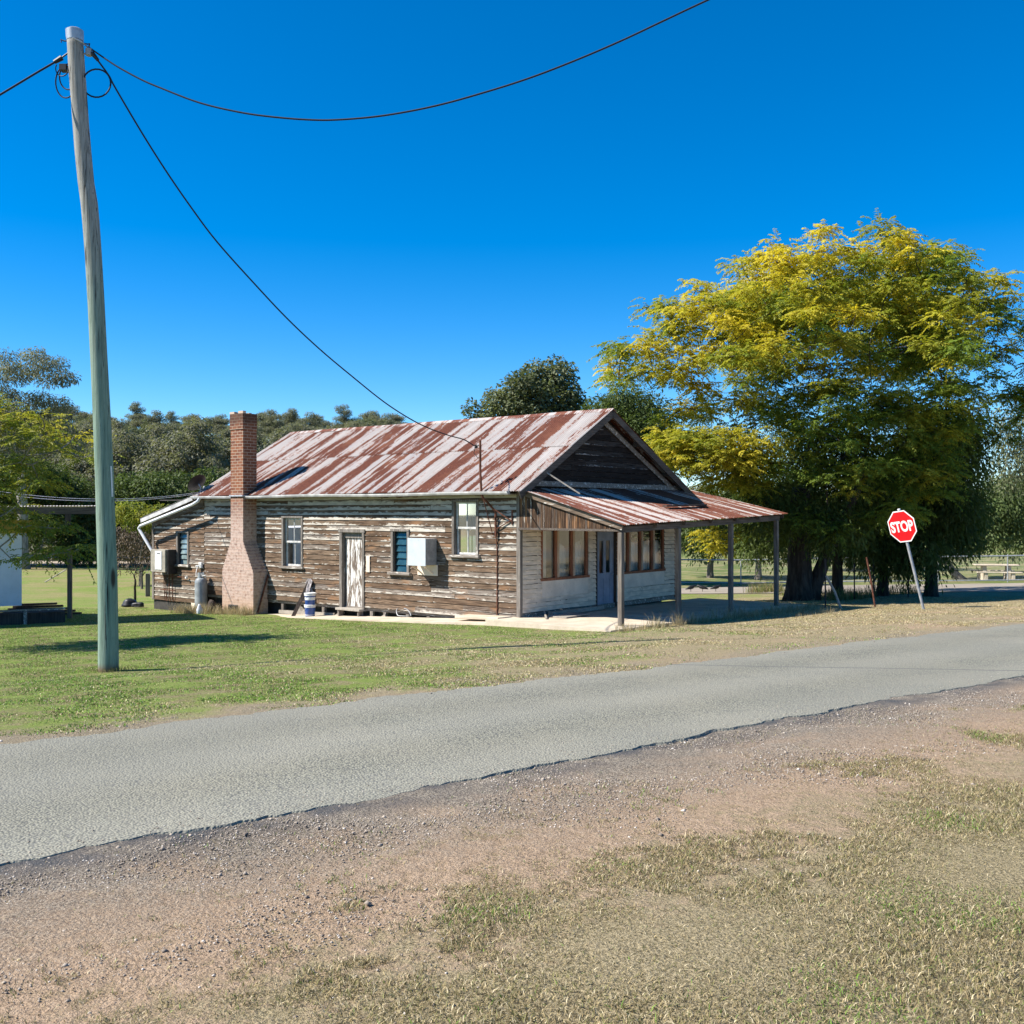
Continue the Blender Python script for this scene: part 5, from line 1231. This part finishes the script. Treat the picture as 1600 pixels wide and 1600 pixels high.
def thicket(name, label, cat, lobes, n, mind, lf, seed, base=None, r0=.07, ln=.16, wd=.06, rad=.7, nleaf=320, group=None, bark='bark_grey', **kw):
    C = darts(lobes, n, mind, rngs(seed), -.9, .4); x = np.mean([l[0] for l in lobes]); y = np.mean([l[1] for l in lobes]); b = Vector((x, y, gz(x, y)))
    return tree(name, label, cat, b, .8, r0, r0*.7, C, rad, nleaf, ln, wd, lf, bark, seed+3, group, **kw)
thicket('green_tree', 'rounded mid green tree just right of the power pole at mid height', 'tree', [lobe(205, 790, 45, 40, 70), lobe(240, 775, 36, 28, 70), lobe(180, 830, 30, 30, 69)], 40, 1.1, 'lf_green', 101, r0=.2, rad=1.2, nleaf=420, ln=.26, wd=.11)
thicket('green_tree', 'bright green rounded tree just left of the power pole', 'tree', [lobe(120, 790, 40, 40, 68), lobe(90, 770, 36, 30, 68), lobe(130, 850, 36, 30, 67)], 40, 1.1, 'lf_green', 103, r0=.2, rad=1.2, nleaf=420, ln=.26, wd=.11)
thicket('green_tree', 'green tree left of the satellite dish beyond the lean-to', 'tree', [lobe(275, 780, 36, 34, 72), lobe(315, 770, 36, 30, 72), lobe(260, 820, 30, 30, 71)], 36, 1.1, 'lf_green', 105, r0=.2, rad=1.2, nleaf=420, ln=.26, wd=.11)
thicket('dark_tree', 'dark shrubby tree behind the left shed roof', 'tree', [lobe(30, 760, 60, 44, 66), lobe(60, 820, 40, 30, 65), lobe(-40, 770, 60, 60, 66)], 44, 1.1, 'lf_dark', 107, r0=.2, rad=1.2, nleaf=420, ln=.26, wd=.10)
thicket('dry_thicket', 'brown leafless thicket with tangled twigs behind the white downpipe', 'thicket', [lobe(215, 845, 40, 30, 47), lobe(260, 840, 40, 34, 47), lobe(185, 850, 24, 24, 47)], 150, .42, 'lf_dry', 109, r0=.10, rad=.42, nleaf=46, ln=.14, wd=.04, bark='bark_grey', hang=1.2, droop=1.0)
thicket('feathery_shrub', 'yellow green feathery shrub right behind the power pole', 'shrub', [lobe(200, 800, 22, 14, 45), lobe(225, 812, 22, 10, 45), lobe(240, 800, 14, 8, 45)], 22, .5, 'lf_fern', 111, r0=.06, rad=.5, nleaf=260, ln=.2, wd=.05)
thicket('bare_sapling', 'thin bare sapling with forked stems near the lean-to corner', 'sapling', [lobe(200, 890, 26, 10, 37), lobe(222, 880, 18, 16, 37)], 14, .3, 'lf_dry', 113, r0=.05, rad=.25, nleaf=14, ln=.14, wd=.04, bark='bark_dark')

# the wooded hillside: nearer trees one by one, the mass behind as one
def gum_proto(seed, h, w, lf):
    rg = rngs(seed); lobes = [(rg.normal()*w*.22, rg.normal()*w*.22, h*(.55+.4*rg.random()), w*.30, w*.30, h*.12) for _ in range(7)]
    C = darts(lobes, 26, .9, rg, -.6, .5); m = MB(); limbs(m, (0,0,-.3), (rg.normal()*.4, rg.normal()*.4, h*.42), .22, .15, C, rg, thick=.5)
    crown = C; return m, C, lf
protos = []
for i, (h_, w_, lf) in enumerate(((10, 6, 'lf_gum'), (11.5, 6.5, 'lf_gum'), (9, 7, 'lf_grey'), (8, 6.5, 'lf_gum'), (12.5, 6, 'lf_gum'))):
    m, C, lf = gum_proto(200+i, h_, w_, lf)
    tme = m.build('trunk', M['bark_gum']); cme = crown_mesh('crown', C, 1.2, 270, .32, .15, M[lf], None, 300+i, droop=.5, flat=.65)
    protos.append((tme.data, cme.data)); bpy.data.objects.remove(tme); bpy.data.objects.remove(cme)
rg = rngs(401); spots = []
for _ in range(8000):
    if len(spots) >= 270: break
    y = 86 + 116*rg.random()**.8; px = -60 + 800*rg.random(); x = (px-800)/1600*y
    if y > 120 and px > 700: continue
    if all((x-a)**2 + (y-b)**2 > (3.0+.011*y)**2 for a, b in spots): spots.append((x, y))
spots.sort(key=lambda p: p[1])
for i, (x, y) in enumerate(spots):
    td, cd_ = protos[int(rg.integers(5))]; s_ = (.62 + .38*rg.random())*(1 - .32*float(sstep(105, 180, y)))
    t = bpy.data.objects.new('hillside_gum', None); COL.objects.link(t); t.location = (x, y, gz(x, y)-.2); t.rotation_euler = (0, 0, rg.random()*6.28); t.scale = (s_*1.1, s_*1.1, s_)
    tag(t, 'grey green gum tree in the wood on the left hillside', 'tree', 'gum trees on the hillside')
    a = bpy.data.objects.new('trunk', td); COL.objects.link(a); a.parent = t; b_ = bpy.data.objects.new('crown', cd_); COL.objects.link(b_); b_.parent = t
# undergrowth along the foot of the hill
x = []; y = []
X, Yv = (rg.random(15000)*.56-.56), 74 + 130*rg.random(15000)**1.1; X = X*Yv*1.0
Cg = np.stack([X, Yv, G(X, Yv)+1.6*rg.random(15000)], -1); Cg = Cg[(rk(X, Yv)[0] > 76)]
tag(crown_mesh('undergrowth', Cg, .9, 14, .5, .26, M['lf_gum'], None, 411, droop=.1, flat=.8), kind='stuff')
# a far tree line to close the horizon
spots = []
for i in range(46):
    px = 560 + 25*i + rg.normal()*9; y = 105 + 60*rg.random()
    x = (px-800)/1600*y; td, cd_ = protos[int(rg.integers(5))]; s_ = (.50 + .25*rg.random())
    t = bpy.data.objects.new('distant_gum', None); COL.objects.link(t); t.location = (x, y, gz(x, y)-.4); t.rotation_euler = (0, 0, rg.random()*6.28); t.scale = (s_*1.3, s_*1.3, s_*.9)
    tag(t, 'distant gum tree on the flat behind the cottage and fence', 'tree', 'distant trees behind the fence')
    a = bpy.data.objects.new('trunk', td); COL.objects.link(a); a.parent = t; b_ = bpy.data.objects.new('crown', cd_); COL.objects.link(b_); b_.parent = t

# ------------------------------------------------------------------ chain link fence and park beyond
fa, fb = gp(1060, 913), gp(1800, 906)
def fpt(t, z=0): x, y = lerp(fa.x, fb.x, t), lerp(fa.y, fb.y, t); return Vector((x, y, gz(x, y)+z))
fence = empty('chain_link_fence', fa, 0, 'galvanised chain link fence with top and bottom rails', 'fence'); FL = (fb-fa).length; nb = int(FL/2.75)
m = MB(); m.tube([fpt(i/nb, 1.22)-fa for i in range(nb+1)], .034, 8, False); m.build('top_rail', M['galv'], fence, True)
m = MB(); m.tube([fpt(i/nb, .09)-fa for i in range(nb+1)], .032, 8, False); m.build('bottom_rail', M['galv'], fence, True)
for i in range(nb+1):
    m = MB(); p = fpt(i/nb)-fa; m.tube([p+Vector((0,0,-.2)), p+Vector((0,0,1.25))], .03, 8); m.lathe([(.034, 1.25), (.034, 1.27), (.01, 1.29)], p, 8); m.build('fence_post', M['galv_dull'], fence, 'auto')
V = []; Q = []; d = (fb-fa); dn = Vector((d.x, d.y, 0)).normalized(); nwire = int(FL/.085)
for i in range(nwire):
    for sgn in (1, -1):
        t0 = i/nwire; t1 = t0 + sgn*1.12/FL
        if not (0 <= t1 <= 1): continue
        a, b = fpt(t0, .1)-fa, fpt(t1, 1.2)-fa; o_ = Vector((-dn.y, dn.x, 0))*.003*sgn; k = len(V); w_ = Vector((0, 0, .0022)); e_ = dn*.0022
        V += [a+o_-e_, a+o_+e_, b+o_+e_, b+o_-e_]; Q.append((k, k+1, k+2, k+3))
fast_mesh('wire_mesh', np.array([tuple(v) for v in V]), np.array(Q), M['galv_dull'], fence)
# picnic table
p = gp(1556, 896); p = Vector(((1556-800)/1600*50, 50, 0)); p.z = gz(p.x, p.y)
pt = empty('picnic_table', p, R(-14), 'pale concrete picnic table with benches behind the fence', 'picnic table')
m = MB(); m.box(-1.0, 1.0, -.38, .38, .70, .77, None, .02); m.build('table_top', M['concrete'], pt)
for x in (-.55, .55):
    m = MB(); m.box(x-.09, x+.09, -.28, .28, -.15, .70, None, .02); m.build('leg', M['concrete'], pt)
for y in (-.82, .82):
    m = MB(); m.box(-1.0, 1.0, y-.16, y+.16, .38, .44, None, .015); b_ = m.build('bench', M['concrete'], pt)
    for x in (-.6, .6): m = MB(); m.box(x-.08, x+.08, y-.12, y+.12, -.15, .38, None, .015); m.build('leg', M['concrete'], b_)
# low pale shed far behind
def far_box(name, label, px0, px1, py0, py1, Y, mat, cat='shed'):
    a, b = at(px0, py0, Y), at(px1, py1, Y); t = empty(name, ((a.x+b.x)/2, Y, b.z), 0, label, cat); w_ = (b.x-a.x)/2; h_ = a.z-b.z
    m = MB(); m.box(-w_, w_, 0, 4, -1, h_*.8); m.build('wall', M[mat], t)
    m = MB(); m.raw([(-w_-.2, -.3, h_*.78), (w_+.2, -.3, h_*.78), (w_+.2, 4.3, h_*.78), (-w_-.2, 4.3, h_*.78), (-w_-.2, 2, h_), (w_+.2, 2, h_)], [(0,1,5,4), (2,3,4,5), (0,4,3), (1,2,5), (0,3,2,1)]); m.build('roof', M['galv_dull'], t)
    m = MB(); m.box(-w_*.5, -w_*.1, -.03, .0, h_*.3, h_*.6); m.build('window', M['black'], t)
far_box('distant_shed', 'small pale blue shed far behind the right fence', 1478, 1512, 846, 862, 90, 'white_wall')

# rusty stakes, old guide posts, weeds by the trees
def stake(px0, py0, px1, py1, Y, r_, mat, label, dx=0, name='stake'):
    p = Vector(((px0-800)/1600*Y, Y, 0)); p.z = gz(p.x, p.y); q = at(px1, py1, Y+dx); m = MB(); m.tube([Vector((0,0,-.2)), (q-p)*.5, q-p], [r_, r_, r_*.95], 8)
    o = m.build(name, M[mat], None, 'auto'); o.location = p; tag(o, label, 'stake')
stake(1290, 940, 1289, 874, 28.5, .022, 'dark_steel', 'upright dark steel stake in front of the double trunk')
stake(1318, 936, 1291, 900, 28.4, .035, 'paleplank', 'slanting timber stay braced against the dark steel stake')
stake(1369, 936, 1354, 871, 29.0, .028, 'rust', 'leaning rusty stake between two dark trunks')
stake(1335, 925, 1335, 880, 33, .022, 'dark_steel', 'thin dark stake left of the leaning rusty one')
stake(1366, 922, 1364, 868, 34, .03, 'dark_steel', 'thin dark post just behind the leaning rusty stake')
stake(1419, 920, 1420, 866, 34, .025, 'dark_steel', 'thin dark post just left of the stop sign pipe')

def tufts(name, pts, n, h, spread, cols, seed, lean=.5, w=.006):
    rg = rngs(seed); k = len(pts); ci = rg.integers(0, k, n); P = np.array(pts); a = rg.random(n)*6.283; rr_ = rg.random(n)**.7*spread
    X = P[ci,0] + rr_*np.cos(a); Y = P[ci,1] + rr_*np.sin(a); hs = h*(.35+.65*rg.random(n))*P[ci,3]
    c = np.array(cols)[rg.integers(0, len(cols), n)]*(.7+.6*rg.random(n))[:,None]
    return blades(X, Y, np.maximum(G(X, Y), P[ci,2]), hs, np.full(n, w)*(.6+.8*rg.random(n)), lean*(.4+1.0*rg.random(n)), c, name, seed+1)
straw = [(.40,.32,.17), (.30,.23,.11), (.46,.40,.25)]; grn = [(.10,.15,.03), (.16,.18,.05), (.26,.23,.10)]
pts = []
for t in np.linspace(-1.0, 9.2, 80): p = H(t + rn.uniform(-.1,.1), -3.30 - rn.uniform(0,.25), 0); pts.append((p.x, p.y, -9, rn.choice((.25, .4, .5, .8, 1.0))))
tufts('dry_grass', pts, 2600, .42, .16, straw, 501, .55, .007)
pts = [(*H(-.75+rn.uniform(-.25,.2), 10.6+rn.uniform(-1.3, 2.2), 0).xy, -9, rn.uniform(.5, 1)) for _ in range(26)]
tufts('dry_grass', pts, 2200, .45, .20, straw, 503, .6, .007)
pts = []
for px, py in ((1300, 934), (1325, 935), (1335, 936), (1350, 934), (1310, 938), (1275, 936), (1205, 926), (1190, 925), (1215, 924), (1180, 927), (1230, 930), (1370, 930), (1395, 930), (1420, 928)):
    p = gp(px, py); pts.append((p.x, p.y, -9, rn.uniform(.7, 1.2)))
tufts('weeds', pts, 2400, .5, .45, grn + straw[1:2], 505, .6, .012)
pts = [(*gp(px, 958+rn.uniform(-6, 8)).xy, -9, rn.uniform(.3, .8)) for px in range(1010, 1300, 9)]
tufts('dry_grass', pts, 1500, .35, .3, straw, 507, .6, .008)

pts = [(pb_.x, pb_.y, -9, 1) for pb_ in [pole.location + Vector((.20*math.cos(a), .20*math.sin(a), 0)) for a in np.linspace(0, 6.2, 14)]]
tufts('weeds', pts, 220, .13, .22, grn, 509, .8, .006)
# three black birds feeding beyond the veranda
def bird(px, py, rz, label):
    import bmesh
    p = Vector(((px-800)/1600*41, 41, 0)); p.z = gz(p.x, p.y); t = empty('bird', p, rz, label, 'bird', None)
    me = bpy.data.meshes.new('body'); vs = [(-.22, 0, .13), (-.10, 0, .17), (.0, 0, .19), (.10, 0, .21), (.15, 0, .25), (.20, 0, .255), (.26, 0, .245)]; me.from_pydata(vs, [(i, i+1) for i in range(6)], [])
    o = link('body', me, M['black'], t); me.skin_vertices.new() if hasattr(me.skin_vertices, 'new') else None
    m = MB(); m.tube(vs, [.018, .05, .075, .065, .042, .038, .004], 10); bpy.data.objects.remove(o); m.build('body', M['black'], t, True)
    for s_ in (-.03, .03): m = MB(); m.tube([(.0, s_, .14), (.01, s_, .06), (.0, s_, .0), (.04, s_, .0)], .006, 5); m.build('leg', M['dark_steel'], t)
bird(1079, 911, .3, 'black bird on the grass nearest the second veranda post'); bird(1098, 911, 2.8, 'middle one of three black birds on the grass'); bird(1118, 911, .2, 'rightmost of three black birds on the grass')

# ------------------------------------------------------------------ the white shed at the left edge, its awning and posts
sp = gp(34, 946); SY = 27.0
shed = empty('white_shed', ((34-800)/1600*SY, SY, gz(-12.9, SY)), R(30), 'white walled shed with low iron awning at the left edge', 'shed')
w0 = EYE - (946-800)/1600*SY - shed.location.z
m = MB(); m.box(-6, 0, 0, 5, w0+.0, w0+1.9, None); 
m.build('wall', M['white_wall'], shed)
m = MB(); m.box(-6, .25, -.05, .02, w0+1.905, w0+2.25); m.build('fascia', M['gold_wall'], shed)
m = MB()
for i in range(7): m.bar((-6, -.55+.0*i, w0-.08), (1.0-.0*i, -.55, w0-.08), .03, .05) if i == 0 else m.box(-6+i*1.0, -5.92+i*1.0, -.6, -.5, w0-.55, w0-.11)
m.build('deck_rail', M['frame_h'], shed)
m = MB(); m.box(-6, 1.0, -.5, .0, w0-.6, w0-.16); m.build('deck', M['darkwood'], shed)
corrugated('awning', M['roof_old'], (-6, -1.0, w0+2.62), (1.75, -1.0, w0+2.62), (-6, 3, w0+2.60), (1.75, 3, w0+2.60), shed, rows=((0, 1, 0),))
m = MB(); m.bar((-6, -.95, w0+2.50), (1.7, -.95, w0+2.50), .06, .18); m.build('awning_beam', M['beam'], shed)
m = MB(); m.box(.95, 1.08, -.98, -.88, w0+2.12, w0+2.42); m.build('bracket', M['darkwood'], shed)
def post(px, py0, py1, Y, w_, mat, label, name='timber_post', top=None):
    p = Vector(((px-800)/1600*Y, Y, 0)); p.z = gz(p.x, p.y); h_ = EYE - (py1-800)/1600*Y - p.z; t = empty(name, p, .2, label, 'post')
    m = MB(); m.box(-w_/2, w_/2, -w_/2, w_/2, -.2, h_, None, .01); m.build('shaft', M[mat], t)
    if top: m = MB(); m.bar((-top, 0, h_+.02), (top, 0, h_+.02), .05, .04); m.build('crossbar', M[mat], t)
    return p, h_
post(109, 963, 862, 29.5, .12, 'post', 'grey square post with short crossbar left of the power pole', top=.22)
post(231, 926, 896, 40, .16, 'post', 'short grey post standing by the lean-to corner', 'stump_post')
m = MB(); p = gp(70, 910); q = at(103, 890, p.y); m.tube([p, (p+q)/2, q], .03, 6); tag(m.build('pole_stay', M['paleplank']), 'pale slanting stay behind the grey square post', 'stay')
c = gp(70, 962); m = MB(); 
for i in range(5):
    m.bar((c.x-1.4+.1*i, c.y+.1*i, c.z+.05+.06*i), (c.x+1.1-.25*i, c.y+.15*i, c.z+.07+.06*i), .12, .06)
tag(m.build('timber_stack', M['darkwood']), 'low dark stack of timber in front of the white shed', 'timber stack')
# back paddock rail
ra, rb = gp(-60, 884), gp(330, 884); nb = 12
rail = empty('paddock_rail', (ra.x, ra.y, gz(ra.x, ra.y)), 0, 'low pale rail along the track beyond the paddock', 'rail'); o0 = rail.location.copy()
m = MB(); m.tube([Vector((lerp(ra.x, rb.x, i/nb), lerp(ra.y, rb.y, i/nb), gz(lerp(ra.x, rb.x, i/nb), lerp(ra.y, rb.y, i/nb))+.55))-o0 for i in range(nb+1)], .05, 6); m.build('rail', M['galv'], rail, True)
for i in range(nb+1):
    x, y = lerp(ra.x, rb.x, i/nb), lerp(ra.y, rb.y, i/nb); m = MB(); m.tube([Vector((x, y, gz(x, y)-.1))-o0, Vector((x, y, gz(x, y)+.56))-o0], .05, 6); m.build('rail_post', M['post'], rail)
